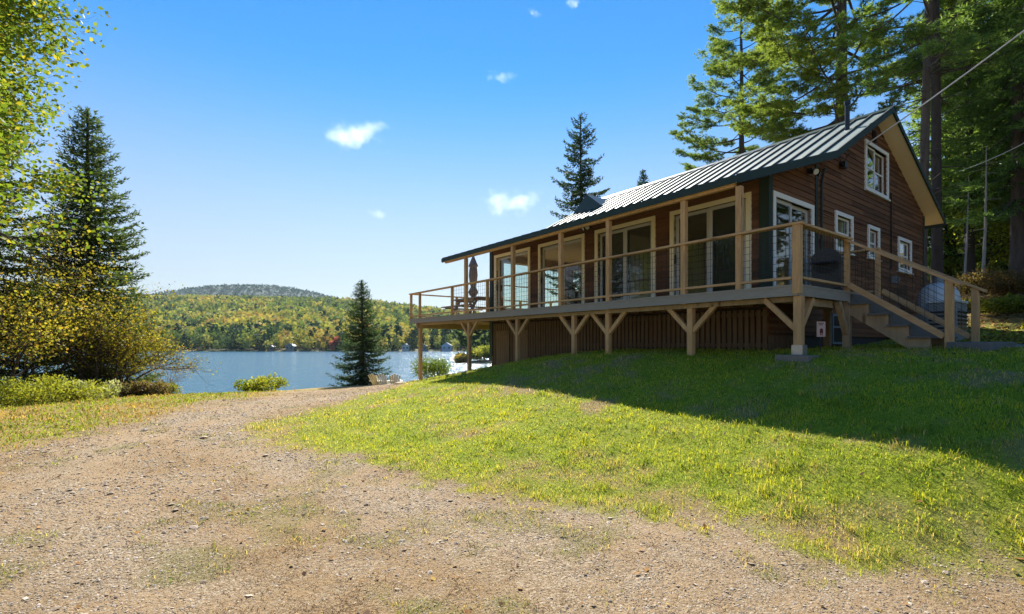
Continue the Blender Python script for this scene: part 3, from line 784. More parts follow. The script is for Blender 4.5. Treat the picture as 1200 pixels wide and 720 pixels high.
shr = [(20,13.0,1.2,.9,.75,'bright yellow green fern clump at the lower left edge',((.20,.24,.03),(.36,.36,.05))),
       (66,13.6,1.1,.8,.62,'bright yellow green fern clump beside the pale flowered shrub',((.18,.22,.03),(.34,.33,.05))),
       (108,14.3,1.0,.7,.48,'low shrub with pale whitish leaves below the saplings',((.20,.24,.08),(.50,.50,.36))),
       (150,15.6,.9,.6,.45,'low dull brown shrub at the lake edge right of the saplings',((.10,.09,.04),(.24,.17,.08))),
       (186,16.6,.7,.5,.42,'tuft of green sedge at the foot of the bare sapling',((.14,.16,.03),(.28,.26,.05))),
       (305,19.5,.75,.6,.55,'round yellow green bush alone at the top of the drive by the lake',((.12,.17,.02),(.32,.32,.04))),
       (508,23,1.0,1.0,1.1,'leafy green bush seen between the two end deck posts',((.06,.11,.02),(.16,.20,.03)))]
for i, (px, Y, rx, ry, h, lb, cc) in enumerate(shr):
    x, y = at(px, Y)
    place('bush', bush_mesh(60+i, rx, ry, h*(1.5 if i > 4 else 1.1), 3600, .085, cc, spike=.5 if i < 2 or i == 4 else 0), x, y, lb, 'bush', 'bark_dark', 'leaves', names=('stems','foliage'), sink=.05)

# shoreline spruce and the spruces behind the roof
x, y = at(425, 34)
place('spruce_tree', spruce(21, 7.3, 2.35, .14, z0=.02, whorl=.26, nb=8, gaps=.06, shape=.88, c1=(.022,.048,.024), c2=(.06,.10,.04), card=.14), x, y,
      'full dark conical spruce standing alone on the lake shore', 'tree', 'bark_dark', 'needles')
x, y = at(681, 36)
place('spruce_tree', spruce(22, EYE+(402-136)/F*36-gz(x, y)+.1, 3.1, .22, z0=.3, whorl=.55, nb=5, shape=.62, droop=.2, gaps=.3, c1=(.022,.05,.024), c2=(.06,.09,.035), card=.2, cw=.075), x, y,
      'ragged lone spruce standing behind the left end of the green roof', 'tree', 'bark_dark', 'needles')
x, y = at(754, 60)
place('spruce_tree', spruce(23, EYE+(402-199)/F*60-gz(x, y)+.1, 2.6, .2, z0=.5, whorl=.6, nb=5, shape=.8, c1=(.025,.06,.025), c2=(.06,.10,.035), card=.25, cw=.1), x, y,
      'tiny spruce tip just showing over the middle of the roof', 'tree', 'bark_dark', 'needles')

# woods behind the cabin
p_a = pine(31, 29, 7.2, .40, z0=.28, nbr=84, onesided=math.pi*.95, dense=1.7)
x, y = at(985, 27); place('pine_tree', p_a, x, y, 'great white pine with long sunlit limbs rising behind the roof ridge', 'tree', 'bark', 'needles', 0)
x, y = at(868, 38); place('pine_tree', pine(32, 23.5, 4.8, .32, z0=.30, nbr=66, c1=(.055,.105,.035), c2=(.23,.32,.07), lens=([0,.2,.5,.8,1],[.8,1,.85,.5,.15])), x, y,
      'shorter white pine left of the great pine, leftmost of the trees behind the roof', 'tree', 'bark', 'needles', .7)
p_c = pine(33, 27, 3.4, .165, z0=.3, nbr=46, lean=(-.032,.01), c1=(.06,.12,.04), c2=(.25,.37,.09), dense=1.05, stubs=34)
x, y = at(1079, 17.9); place('pine_tree', p_c, x, y, 'tall grey trunked pine close behind the right corner of the cabin, left of two', 'tree', 'bark', 'needles', 2.0)
x, y = at(1099, 18.6); place('pine_tree', pine(34, 26, 3.2, .19, z0=.3, nbr=46, lean=(-.026,.0), c1=(.06,.12,.04), c2=(.25,.37,.09), dense=1.05, stubs=30), x, y,
      'tall dark trunked pine close behind the right corner of the cabin, right of two', 'tree', 'bark_dark', 'needles', .5)
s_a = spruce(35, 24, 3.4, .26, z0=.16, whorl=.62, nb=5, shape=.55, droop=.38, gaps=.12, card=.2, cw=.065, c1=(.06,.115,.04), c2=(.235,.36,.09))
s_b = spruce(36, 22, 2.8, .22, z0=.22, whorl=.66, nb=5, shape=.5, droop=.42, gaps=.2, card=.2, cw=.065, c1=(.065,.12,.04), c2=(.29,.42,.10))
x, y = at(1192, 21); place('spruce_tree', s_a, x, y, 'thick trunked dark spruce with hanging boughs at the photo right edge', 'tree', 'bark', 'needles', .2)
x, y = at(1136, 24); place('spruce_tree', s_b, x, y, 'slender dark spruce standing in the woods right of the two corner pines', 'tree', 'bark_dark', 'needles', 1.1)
x, y = at(1152, 20.5); place('dead_tree', dead_tree(37, 6.0, .07), x, y,
      'thin pale bare trunk standing at the sunlit edge of the woods', 'tree', 'bark_pale', 'leaves')
x, y = at(1130, 21.5); place('dead_tree', dead_tree(38, 5.0, .05), x, y,
      'thin grey leaning bare trunk just right of the two corner pines', 'tree', 'bark_pale', 'leaves')
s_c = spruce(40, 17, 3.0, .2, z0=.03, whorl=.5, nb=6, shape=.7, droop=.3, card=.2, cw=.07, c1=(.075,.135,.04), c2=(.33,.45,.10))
grp = 'conifers in the woods behind the cabin'
deep = [(1165,29,1),(1215,28,0),(1250,24,1),(1180,37,0),(1135,36,0),(1225,40,0),(1290,30,0),(1160,46,1),(1200,52,0),(1120,52,1),(1270,48,1),(1112,27,2),(1150,31,2),(1178,27,2),(1205,33,2),(1130,44,2),(1175,44,2),(1240,32,2),(1205,46,2),(1050,46,2)]
for i, (px, Y, k) in enumerate(deep):
    x, y = at(px, Y)
    place('conifer_tree', (s_a, s_b, s_c)[k], x, y, 'dark conifer deep in the dense woods beyond the cabin', 'tree', 'bark_dark', 'needles', i*1.3+.4, (.9+.03*(i % 6))*(.55 if Y > 43 else .8 if Y > 34 else 1), grp)
# leafy understory that catches the sun
for i, (px, Y, h, lb) in enumerate([(1122,27,7,'sunlit yellow green young tree between the corner pines and the slender spruce'),(1172,30,8,'sunlit yellow green young tree left of the thick edge spruce'),(1060,30,9,'sunlit pale green young tree seen behind the gable peak'),(1145,25.5,5,'sunlit yellow green young tree standing behind the thin pale bare trunk'),(1202,25,6,'sunlit yellow green young tree right of the thick edge spruce')]):
    x, y = at(px, Y)
    place('young_tree', broadleaf(70+i, h, 2, 2, .6, .12, 9000, ((.18,.24,.03),(.42,.43,.06)), 2, .2, .1, levels=3), x, y, lb, 'tree', 'bark_dark', 'leaves', i)
for i, (px, Y, h, lb, cc) in enumerate([(1128,16.5,.3,'low patch of rusty bracken by the tank at the woods edge',((.13,.11,.03),(.30,.25,.06))),
     (1160,19,.9,'rusty brown bracken clump under the pale bare trunk',((.10,.07,.03),(.24,.17,.06))),
     (1186,18,.75,'rusty brown bracken clump at the photo right edge',((.10,.065,.03),(.22,.14,.05))),
     (1168,16.2,.3,'low yellow green weeds on the sunny bank below the pale bare trunk',((.16,.17,.03),(.42,.38,.06))),
     (1196,15.0,.45,'low green weed patch on the sunny bank at the photo right edge',((.10,.14,.02),(.26,.26,.04)))]):
    x, y = at(px, Y)
    place('bracken', bush_mesh(90+i, 1.3, 1.1, h, 3000, .1, cc, spike=.4), x, y, lb, 'bush', 'bark_dark', 'leaves', names=('stems','foliage'), sink=.05)
for i, (x, y, k) in enumerate([(23,12,2),(27,17,0),(24,6,2),(31,10,1),(30,2,2),(22,-1,0),(33,20,2),(26.5,14,1)]):
    place('conifer_tree', (s_a, s_b, s_c)[k], x, y, 'dark conifer right of the yard, mirrored in the gable windows', 'tree', 'bark_dark', 'needles', i*1.7, .8, 'conifers right of the yard')
# trees to the left of the view, mirrored in the cabin's glass
for i, (x, y) in enumerate([(-19,6.5),(-22,1.5),(-17.5,-2.5),(-25,9.5),(-21,-8)]):
    place('conifer_tree', (s_b, s_a)[i % 2], x, y, 'dark conifer left of the drive, mirrored in the glass doors', 'tree', 'bark_dark', 'needles', i*2.1, .62+.05*i, 'conifers left of the drive')

# ------------------------------------------------------------------ cabin
TH = R_(36.6); OX, OY = 4.35, 7.5
DECK = 2.34
def W(s, t):
    return OX+s*math.cos(TH)-t*math.sin(TH), OY+s*math.sin(TH)+t*math.cos(TH)
SW, TG, TE, SB = 1.79, 1.33, 10.95, 11.66      # front wall, near gable, far gable, back wall
PROF = [(-.06,4.22),(3.93,5.53),(7.43,7.47),(12.2,5.31)]   # roof top line
def roof_z(s): return float(np.interp(s, [p[0] for p in PROF], [p[1] for p in PROF]))
cabin = empty('cabin', (OX, OY, 0), TH, 'dark brown board cabin with a green metal roof above a raised deck', 'cabin')

def under(s): return roof_z(s)-.12
_ls = np.linspace(SW, 7.43, 80); _lz = np.array([under(s) for s in _ls])
_rs = np.linspace(7.43, SB, 80); _rz = np.array([under(s) for s in _rs])
def gable_lo(z): return float(np.interp(z, _lz, _ls))
def gable_hi(z): return float(np.interp(z, _rz[::-1], _rs[::-1]))

def wall(axis_, pos, sgn, a0, a1, z0, ztop, ops, name, m, gable=False):
    """lap siding; axis_ 't': wall runs along t at s=pos, 's': runs along s at t=pos; sgn = outward direction"""
    mb = MB(); H = .13
    zs = set(np.round(np.arange(math.ceil(z0/H)*H, ztop, H), 4)) | {z0, ztop}
    for o in ops: zs |= {o[2], o[3]}
    zs = sorted(z for z in zs if z0-1e-6 <= z <= ztop+1e-6)
    zz = [zs[0]]
    for z in zs[1:]:
        if z-zz[-1] > .012: zz.append(z)
    for zb, zt in zip(zz[:-1], zz[1:]):
        cuts = sorted([(o[0], o[1]) for o in ops if o[2] < (zb+zt)/2 < o[3]])
        lo, iv = a0, []
        for c in cuts: iv.append((lo, c[0])); lo = c[1]
        iv.append((lo, a1))
        for a, b in iv:
            ab, at_, bb, bt = a, a, b, b
            if gable:
                ab = max(a, gable_lo(zb)); at_ = max(a, gable_lo(zt)); bb = min(b, gable_hi(zb)); bt = min(b, gable_hi(zt))
            if bb-ab < .02: continue
            if bt <= at_: at_ = bt = (ab+bb)/2
            fb, ft, bk = pos+sgn*.022, pos+sgn*.005, pos-sgn*.1
            if axis_ == 't':
                mb.hexa([(bk,ab,zb),(fb,ab,zb),(fb,bb,zb),(bk,bb,zb),(bk,at_,zt),(ft,at_,zt),(ft,bt,zt),(bk,bt,zt)])
            else:
                mb.hexa([(ab,bk,zb),(ab,fb,zb),(bb,fb,zb),(bb,bk,zb),(at_,bk,zt),(at_,ft,zt),(bt,ft,zt),(bt,bk,zt)])
    return mb.build(name, m, cabin)

cas = .10
front_ops = [(1.65,3.55),(3.96,5.92),(6.31,8.30),(8.71,10.68)]
DOOR_TOP = 4.47
f_ops = [(a+cas, b-cas, DECK+.02, DOOR_TOP-cas) for a, b in front_ops]
g_ops = [(1.92+cas, 3.74-cas, DECK+.02, 4.44-cas)]
g_win = [(4.89,5.93,3.6,4.53),(6.92,7.74,3.64,4.49),(9.22,10.38,3.5,4.48),(6.73,8.41,5.36,6.64)]
g_all = g_ops+[(a+.09,b-.09,c+.09,d-.09) for a,b,c,d in g_win]
e_win = [(2.2,3.7,2.6,4.4),(3.8,5.3,2.6,4.4),(5.6,7.1,2.6,4.4),(7.3,8.8,2.6,4.4)]
e_all = [(a+.06,b-.06,c+.06,d-.06) for a,b,c,d in e_win]
b_win = [(6.6,8.4,3.1,4.5),(3.0,4.4,3.1,4.5)]
b_all = [(a+.06,b-.06,c+.06,d-.06) for a,b,c,d in b_win]
wall('t', SW, -1, TG+.0, TE, 2.16, under(SW), f_ops, 'wall', M['siding_front'])
wall('s', TG, -1, SW-.0, SB, 1.6, 7.3, g_all, 'wall', M['siding'], True)
wall('s', TE, 1, SW, SB, 1.0, 7.3, e_all, 'wall', M['siding'], True)
wall('t', SB, 1, TG, TE, 1.6, under(SB), b_all, 'wall', M['siding'])

def opening(axis_, pos, sgn, a0, a1, z0, z1, c, mcas, kind, mid=True, sill=True):
    """casing + sash + panes of one opening"""
    def bx(mb, a, b, za, zb, n0, n1):
        p0, p1 = pos+sgn*n0, pos+sgn*n1
        if axis_ == 't': mb.box(p0, a, za, p1, b, zb)
        else: mb.box(a, p0, za, b, p1, zb)
    mb = MB(); o = .048
    bx(mb, a0, a0+c, z0, z1, -.09, o); bx(mb, a1-c, a1, z0, z1, -.09, o); bx(mb, a0+c, a1-c, z1-c, z1, -.09, o-.003)
    if kind == 'window': bx(mb, a0+c, a1-c, z0, z0+c, -.09, o-.003)
    if sill and kind == 'window': bx(mb, a0-.03, a1+.03, z0-.03, z0+.004, -.02, o+.03)
    root = mb.build(kind, mcas, cabin)
    ia, ib, za, zb = a0+c, a1-c, z0+(c if kind == 'window' else .02), z1-c
    s = MB(); g = MB(); w = .05 if kind == 'window' else .075
    m_ = (ia+ib)/2
    leaves = [(ia, m_, -.02), (m_, ib, -.055)] if mid else [(ia, ib, -.03)]
    for la, lb, n in leaves:
        bx(s, la, la+w, za, zb, n-.03, n); bx(s, lb-w, lb, za, zb, n-.03, n)
        bx(s, la+w, lb-w, za, za+w, n-.03, n-.002); bx(s, la+w, lb-w, zb-w, zb, n-.03, n-.002)
        if kind == 'window': bx(s, la+w, lb-w, (za+zb)/2-.02, (za+zb)/2+.02, n-.03, n-.002)
        bx(g, la+w-.01, lb-w+.01, za+w-.01, zb-w+.01, n-.018, n-.012)
    s.build('sash', mcas if kind == 'window' else M['sash'], root)
    g.build('pane', M['glass'], root)
    return root
for i, (a, b) in enumerate(front_ops):
    r = opening('t', SW, -1, a, b, DECK, DOOR_TOP, cas, M['cream'], 'sliding_door')
    sc = MB(); sc.box(SW-.012, (a+b)/2+.02, DECK+.05, SW-.004, b-cas-.01, DOOR_TOP-cas-.02) if i != 2 else None
    h = MB(); h.box(SW-.04, b-cas-.055, DECK+.92, SW-.012, b-cas-.02, DECK+1.12); h.build('handle', M['black'], r)
opening('s', TG, -1, 1.92, 3.74, DECK, 4.44, cas, M['white'], 'sliding_door')
for k, (a, b, c_, d) in enumerate(g_win): opening('s', TG, -1, a, b, c_, d, .09, M['white'], 'window', mid=(k == 3))
for a, b, c_, d in e_win: opening('s', TE, 1, a, b, c_, d, .06, M['white'], 'window', mid=False)
for a, b, c_, d in b_win: opening('t', SB, 1, a, b, c_, d, .06, M['white'], 'window', mid=True)

# corner boards, service strip, under-deck wall
m = MB()
m.box(SW-.034, TG-.036, 2.16, SW+.0, TG+.16, under(SW)-.02); m.box(SW-.0, TG-.036, 2.16, SW+.12, TG, under(SW+.12)-.02); m.build('corner_board', M['green_trim'], cabin)
m = MB(); m.box(SW-.034, TE-.14, 1.0, SW, TE+.036, under(SW)-.02); m.build('corner_board', M['green_trim'], cabin)
m = MB(); m.box(SB-.1, TG-.034, 1.5, SB+.03, TG, under(SB)-.02); m.build('corner_board', M['green_trim'], cabin)
m = MB(); m.box(3.84, TG-.036, 2.36, 3.95, TG, under(3.9)-.03); m.tube([(4.1,TG-.05,2.4),(4.1,TG-.05,5.0),(4.25,TG-.05,5.35)], .022, 8); m.build('service_conduit', M['green_trim'], cabin)
m = MB(); m.tube([(8.6,TG-.04,3.5),(8.6,TG-.04,5.6)], .016, 6); m.build('conduit', M['dark'], cabin)

# foundation: slatted skirting along the front, dark wall under the gable
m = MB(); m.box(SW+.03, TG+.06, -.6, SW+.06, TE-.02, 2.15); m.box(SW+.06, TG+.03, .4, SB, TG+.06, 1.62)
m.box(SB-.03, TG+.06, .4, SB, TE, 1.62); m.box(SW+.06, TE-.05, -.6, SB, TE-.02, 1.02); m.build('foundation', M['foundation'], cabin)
m = MB(); t = TG+.02; k = 0
rr = random.Random(3)
while t < TE-.1:
    w = .085+rr.uniform(-.004,.004)
    if not (8.75 < t < 10.6 and False):
        m.box(SW-.012+rr.uniform(-.004,.004), t, -.5, SW+.012, t+w, 2.12+rr.uniform(-.02,.0))
    t += w+.038
m.box(SW+.012, TG+.02, 1.98, SW+.028, TE-.02, 2.06); m.box(SW+.012, TG+.02, 1.36, SW+.028, TE-.02, 1.44)
sk = m.build('skirting', M['skirt'], cabin)
m = MB(); s = SW+.03
while s < 2.9: m.box(s, TG-.012, .6, s+.085, TG+.012, 2.12); s += .123
m.build('skirting', M['skirt'], cabin)
for a, b in ((8.82,9.52),(9.82,10.5)):
    m = MB(); q = a
    while q < b-.05: m.box(SW-.035, q, .3, SW-.016, q+.115, 1.86); q += .125
    m.box(SW-.052, a, .72, SW-.036, b, .80); m.box(SW-.052, a, 1.62, SW-.036, b, 1.70)
    m.build('skirting_door', M['skirt_light'], cabin)
r = MB(); a, b, za, zb = 4.7, 5.35, 1.42, 2.12
m = MB()
for x0, x1, y0, y1 in ((a,a+.05,za,zb),(b-.05,b,za,zb),(a+.05,b-.05,za,za+.05),(a+.05,b-.05,zb-.05,zb),(a+.05,b-.05,1.80,1.84)): m.box(x0, TG-.05, y0, x1, TG-.024, y1)
bw = m.build('window', M['unit'], cabin); m = MB(); m.box(a+.05, TG-.034, za+.05, b-.05, TG-.03, zb-.05); m.build('pane', M['black'], bw)

# roof
T0, T1 = TG-.42, TE+.14
def slab(mb, pa, pb, t0, t1, up, dn):
    (s0, z0), (s1, z1) = pa, pb
    mb.hexa([(s0,t0,z0+dn),(s1,t0,z1+dn),(s1,t1,z1+dn),(s0,t1,z0+dn),(s0,t0,z0+up),(s1,t0,z1+up),(s1,t1,z1+up),(s0,t1,z0+up)])
m = MB()
for pa, pb in zip(PROF[:-1], PROF[1:]): slab(m, pa, pb, T0, T1, 0, -.035)
roof = m.build('roof', M['roof'], cabin)
m = MB(); n = 26
for i in range(n+1):
    t = T0+.02+(T1-T0-.04)*i/n
    for pa, pb in zip(PROF[:-1], PROF[1:]): slab(m, pa, pb, t-.02, t+.02, .045, .001)
m.build('seam', M['seam'], roof)
m = MB()
for pa, pb in zip(PROF[:-1], PROF[1:]): slab(m, pa, pb, T0+.03, T1-.03, -.085, -.103)
m.build('soffit', M['soffit'], roof)
m = MB()
for pa, pb in zip(PROF[:-1], PROF[1:]):
    slab(m, pa, pb, T0-.012, T0+.028, .012, -.118); slab(m, pa, pb, T1-.028, T1+.012, .012, -.118)
e = PROF[0]; m.box(e[0]-.03, T0-.012, e[1]-.10, e[0]+.005, T1+.012, e[1]+.012)
e = PROF[-1]; m.box(e[0]-.005, T0-.012, e[1]-.19, e[0]+.03, T1+.012, e[1]+.012)
m.build('fascia', M['green_trim'], roof)
m = MB(); slab(m, (7.21,7.36), (7.43,7.50), T0-.02, T1+.02, .03, .01); slab(m, (7.43,7.50), (7.65,7.40), T0-.02, T1+.02, .03, .01); m.build('ridge_cap', M['roof_dark'], roof)
m = MB(); m.box(-.02, T0+.1, 4.075, .06, T1-.1, 4.125)
b_ = m.build('eave_beam', M['lumber'], cabin)
m = MB(); m.tube([(6.3,1.55,6.7),(6.3,1.55,7.5)], .055, 10); m.tube([(6.3,1.55,7.48),(6.3,1.55,7.56)], .075, 10); m.build('vent_pipe', M['black'], roof)
# low cross gable near the lake end, its dark face towards the drive
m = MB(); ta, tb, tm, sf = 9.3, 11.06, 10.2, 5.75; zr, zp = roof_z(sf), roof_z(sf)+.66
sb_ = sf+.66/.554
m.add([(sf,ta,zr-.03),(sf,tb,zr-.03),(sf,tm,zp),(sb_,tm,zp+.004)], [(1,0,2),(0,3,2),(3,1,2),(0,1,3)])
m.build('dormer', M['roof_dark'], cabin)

# interior
m = MB(); m.box(SW+.1, TG+.1, DECK-.02, SB-.1, TE-.1, DECK+.0); m.build('floor', M['interior'], cabin)
m = MB(); m.box(SW+.9, 6.02, DECK, SB-.1, 6.12, 4.7); m.box(5.6, TG+.1, DECK, 5.7, 6.02, 4.75); m.build('partition', M['plaster'], cabin)
m = MB(); m.box(SW+.1, TG+.1, 4.60, SB-.1, TE-.1, 4.64); m.build('ceiling', M['interior'], cabin)
for a, b in ((1.72,2.62),(4.9,5.86)):
    m = MB(); m.box(SW+.14, a, DECK+.03, SW+.17, b, DOOR_TOP-.12); m.build('curtain', M['curtain'], cabin)

def armchair(s, t, rz, m_, lb):
    x, y = W(s, t); r = empty('armchair', (x, y, DECK), rz, lb, 'chair')
    mb = MB(); mb.box(-.36,-.34,.12,.36,.34,.42); mb.build('seat', m_, r, .03)
    mb = MB(); mb.hexa([(-.36,.30,.12),(.36,.30,.12),(.36,.44,.12),(-.36,.44,.12),(-.34,.42,.98),(.34,.42,.98),(.34,.54,.98),(-.34,.54,.98)]); mb.build('backrest', m_, r, .03)
    for k in (-1, 1):
        mb = MB(); mb.box(k*.365,-.36,.0,k*.49,.42,.62); mb.build('armrest', m_, r, .03)
armchair(2.7, 7.2, TH+.6, M['curtain'], 'dark armchair seen behind the second glass door from the lake end')
x, y = W(2.75, 9.6); r = empty('dining_chair', (x, y, DECK), TH-.5, 'tall dark wooden chair seen behind the glass door nearest the lake', 'chair')
mb = MB(); mb.box(-.22,-.22,.44,.22,.22,.48); mb.build('seat', M['interior'], r)
mb = MB()
for k in range(5): mb.box(-.2+k*.09,.2,.5,-.14+k*.09,.225,1.1)
mb.box(-.22,.195,1.1,.22,.235,1.18); mb.build('backrest', M['interior'], r)
for a in (-.2,.2):
    for b in (-.2,.2):
        mb = MB(); mb.box(a-.02,b-.02,0,a+.02,b+.02,.439); mb.build('leg', M['interior'], r)
# flood lights
for s, t, z, dz in ((2.2, TG-.06, 4.86, 0), (SW-.06, 5.95, 4.62, 0)):
    pass
def floodlight(loc, dirs, lb):
    r = empty('floodlight', loc, TH, lb, 'floodlight')
    mb = MB(); mb.box(-.05,-.05,-.05,.05,.05,.05); mb.build('mount', M['black'], r)
    for d in dirs:
        d = Vector(d).normalized(); mb = MB(); mb.tube([d*.05, d*.1, d*.2], [.03,.04,.075], 12, cap=False); hd_ = mb.build('lamp_head', M['black'], r)
        mb = MB(); mb.tube([d*.17, d*.185], [.06,.06], 12); mb.build('lens', M['lamp'], hd_)
x, y = W(3.45, TG-.09); floodlight((x, y, 5.12), [(-.5,-.8,-.4),(.3,-.9,-.5)], 'twin floodlight on the gable under the near roof edge')
x, y = W(SW-.09, 6.1); floodlight((x, y, 4.62), [(-.8,.3,-.4),(-.8,-.5,-.4)], 'twin floodlight between the two middle glass doors')
# meter bits on the gable
m = MB(); x, y = W(5.2, TG-.1)
mb = MB(); mb.box(-.09,-.05,-.07,.09,.07,.07); mb.tube([(0,-.02,.06),(0,-.06,.2),(.1,-.08,.26)], .012, 6); mb.tube([(-.06,-.02,-.06),(-.25,-.03,.02),(-.5,-.02,.1)], .01, 6)
o = mb.build('junction_box', M['black']); o.location = (x, y, 5.62); o.rotation_euler = (0,0,TH); tag(o, 'dark electrical junction box with loose wires on the upper gable', 'junction box')
mb = MB(); mb.box(-.07,-.06,-.1,.07,.06,.1); x, y = W(8.75, TG-.085)
mb.tube([(0,-.06,.0),(0,-.1,.0)], .05, 12)
o = mb.build('electric_meter', M['unit']); o.location = (x, y, 3.2); o.rotation_euler = (0,0,TH); tag(o, 'small grey electric meter on the gable by the third lower window', 'meter')
mb = MB()
for k in range(5): mb.box(-.09,-.02,-.12+k*.05,.09,.0,-.09+k*.05)
mb.box(-.11,0,-.15,.11,.02,.15); o = mb.build('gable_vent', M['dark'], cabin); o.location = (7.35, TG-.045, 6.86)

# ------------------------------------------------------------------ deck
deck = empty('deck', (OX, OY, 0), TH, 'raised wooden deck with wire mesh railing and stairs wrapping the cabin', 'deck')
RAIL = DECK+.95; DE = 13.73; SE = 3.5; SR = 7.0
m = MB()
def boards(mb, s0, s1, t0, t1, along):
    if along == 't':
        s = s0
        while s < s1-.02: mb.box(s, t0, DECK-.03, min(s+.135, s1), t1, DECK); s += .141
    else:
        t = t0
        while t < t1-.02: mb.box(s0, t, DECK-.03, s1, min(t+.135, t1), DECK); t += .141
boards(m, .03, SW-.03, .03, TE+.0, 't'); boards(m, SW-.025, SE, .03, TG-.04, 't'); boards(m, .03, SR, TE+.04, DE-.03, 's')
m.build('deck_floor', M['composite'], deck)
m = MB()
def rim(mb, p, q):
    mb.bar((*p, DECK-.085), (*q, DECK-.085), .03, .17); mb.bar((*p, DECK-.012), (*q, DECK-.012), .05, .03)
rim(m, (0,0), (0,DE)); rim(m, (0,0), (SE,0)); rim(m, (SE,0), (SE,TG-.05)); rim(m, (0,DE), (SR,DE)); rim(m, (SR,DE), (SR,TE+.05))
m.build('rim_board', M['composite'], deck)
m = MB(); t = .4
while t < TE: m.box(.03, t, DECK-.17, SW-.03, t+.04, DECK-.031); t += .405
s = .3
while s < SR: m.box(s, TE+.06, DECK-.17, s+.04, DE-.03, DECK-.031); s += .405
m.box(.12, .05, DECK-.25, .2, DE-.3, DECK-.171)
m.box(.0, 13.1, DECK-.36, SR, 13.2, DECK-.172); m.box(.21, .10, DECK-.29, SE-.02, .17, DECK-.171)
m.build('joists', M['lumber_old'], deck)

def post(s, t, z0, z1, w=.14, m_='lumber'):
    mb = MB(); mb.box(s-w/2, t-w/2, z0, s+w/2, t+w/2, z1); return mb.build('post', M[m_], deck, .006)
tall = [.95,2.01,3.86,5.38,7.30,9.74]
for t in tall: post(.04, t, DECK-.18, 4.074, .098)
small = [8.55,10.6,12.95,DE-.05]
post(.03, .03, DECK-.14, RAIL-.03, .112)
for t in small: post(.04, t, DECK-.15, RAIL-.03, .078)
# rail posts along the near end and lake side
for s, t in ((1.93,.03),(3.43,.03),(3.43,1.0)): post(s, t, DECK-.15, RAIL-.03, .078)
for s, t in ((2.0,DE-.05),(3.6,DE-.05),(5.2,DE-.05),(SR-.05,DE-.05)): post(s, t, DECK-.15, RAIL-.03, .078)
# posts under the deck with knee braces
zc = DECK-.17
lowers = [(.08,.03,.118),(.16,1.943,.11),(.16,3.98,.10),(.16,5.05,.10),(.16,7.25,.10),(.16,9.74,.10),(.16,13.15,.115)]
for i, (s, t, w) in enumerate(lowers):
    x, y = W(s, t); g = gz(x, y)
    post(s, t, g-(.25 if i else -.052), zc-.0 if i == 0 else DECK-.251, w)
    for d in (-1, 1):
        if (i == 0 and d < 0) or (i == 6): continue
        if i == 5 and d > 0: pass
        mb = MB(); mb.bar((s, t+d*w*.4, zc-.50), (s, t+d*.52, zc-.02), .07, .08, side=(1,0,0)); mb.build('brace', M['lumber'], deck)
mb = MB(); mb.bar((.09+.05,.05,zc-.5), (.09+.47,.05,zc-.02), .085, .09, side=(0,1,0)); mb.build('brace', M['lumber'], deck)
s, t = 1.93, .03; x, y = W(s, t); post(s, t, gz(x,y)-.1, zc, .115, 'lumber_old')
mb = MB(); mb.bar((s-.04,t,zc-.55), (s-.40,t,zc-.02), .085, .09, side=(0,1,0)); mb.build('brace', M['lumber_old'], deck)
for s in (3.6, 6.6):
    x, y = W(s, 13.15); post(s, 13.15, gz(x,y)-.3, DECK-.36, .13)
x, y = W(3.4, 1.0); post(3.4, .9, gz(x,y)-.3, DECK-.17, .12, 'lumber_old')
# footing under the near corner post
x, y = W(.09, .03)
mb = MB(); g = gz(x, y)
mb.hexa([(-.30,-.26,-.15),(.30,-.26,-.15),(.30,.26,-.15),(-.30,.26,-.15),(-.27,-.23,.035),(.27,-.23,.03),(.27,.23,.035),(-.27,.23,.04)])
o = mb.build('concrete_footing', M['old_concrete'], None, .012); o.location = (x, y, g); o.rotation_euler = (0,0,TH); tag(o, 'pale concrete pad under the near corner deck post', 'footing')
mb = MB(); mb.box(.09-.08,.03-.08,g+.040,.09+.08,.03+.08,g+.049); mb.box(.09-.082,.03-.078,g+.049,.09-.0765,.03+.078,g+.19); mb.box(.09-.078,.03-.082,g+.049,.09+.078,.03-.0765,g+.19); mb.build('post_bracket', M['steel'], deck)
# rails
def railing(p, q, name='top_rail', z=None, w=.14, h=.04, m_='rail'):
    mb = MB(); mb.bar((*p, (RAIL if z is None else z)-h/2), (*q, (RAIL if z is None else z)-h/2), w, h); return mb.build(name, M[m_], deck, .004)
railing((.03,-.06), (.03,DE)); railing((.09,.03), (2.0,.03)); railing((3.43,.0), (3.43,TG-.06)); railing((.1,DE-.05), (SR,DE-.05))
def bottom(p, q): railing(p, q, 'bottom_rail', DECK+.13, .09, .04)
bottom((.04,.1), (.04,DE-.1)); bottom((.1,.03), (1.9,.03)); bottom((3.43,.1), (3.43,TG-.07)); bottom((.1,DE-.05), (SR-.1,DE-.05))
def mesh_panel(p0, p1, z0, z1, z0b=None, z1b=None, gap=.105, r=.0055):
    """welded wire between two posts; sloped when the far ends differ in height"""
    z0b = z0 if z0b is None else z0b; z1b = z1 if z1b is None else z1b
    p0, p1 = np.array(p0, float), np.array(p1, float); L = np.linalg.norm(p1-p0)
    mb = MB(); n = max(2, int(L/gap))
    for i in range(1, n):
        f = i/n; p = p0+(p1-p0)*f; mb.bar((*p, z0+(z0b-z0)*f), (*p, z1+(z1b-z1)*f), r, r)
    k = max(2, int((z1-z0)/gap))
    for j in range(1, k):
        g_ = j/k; mb.bar((*p0, z0+(z1-z0)*g_), (*p1, z0b+(z1b-z0b)*g_), r*.9, r*.9)
    return mb.build('wire_panel', M['wire'], deck)
bays = sorted([.03]+tall+small)
for a, b in [q for q in zip(bays[:-1], bays[1:]) if q[1] < 10.7]: mesh_panel((.04,a+.06), (.04,b-.06), DECK+.13, RAIL-.04)
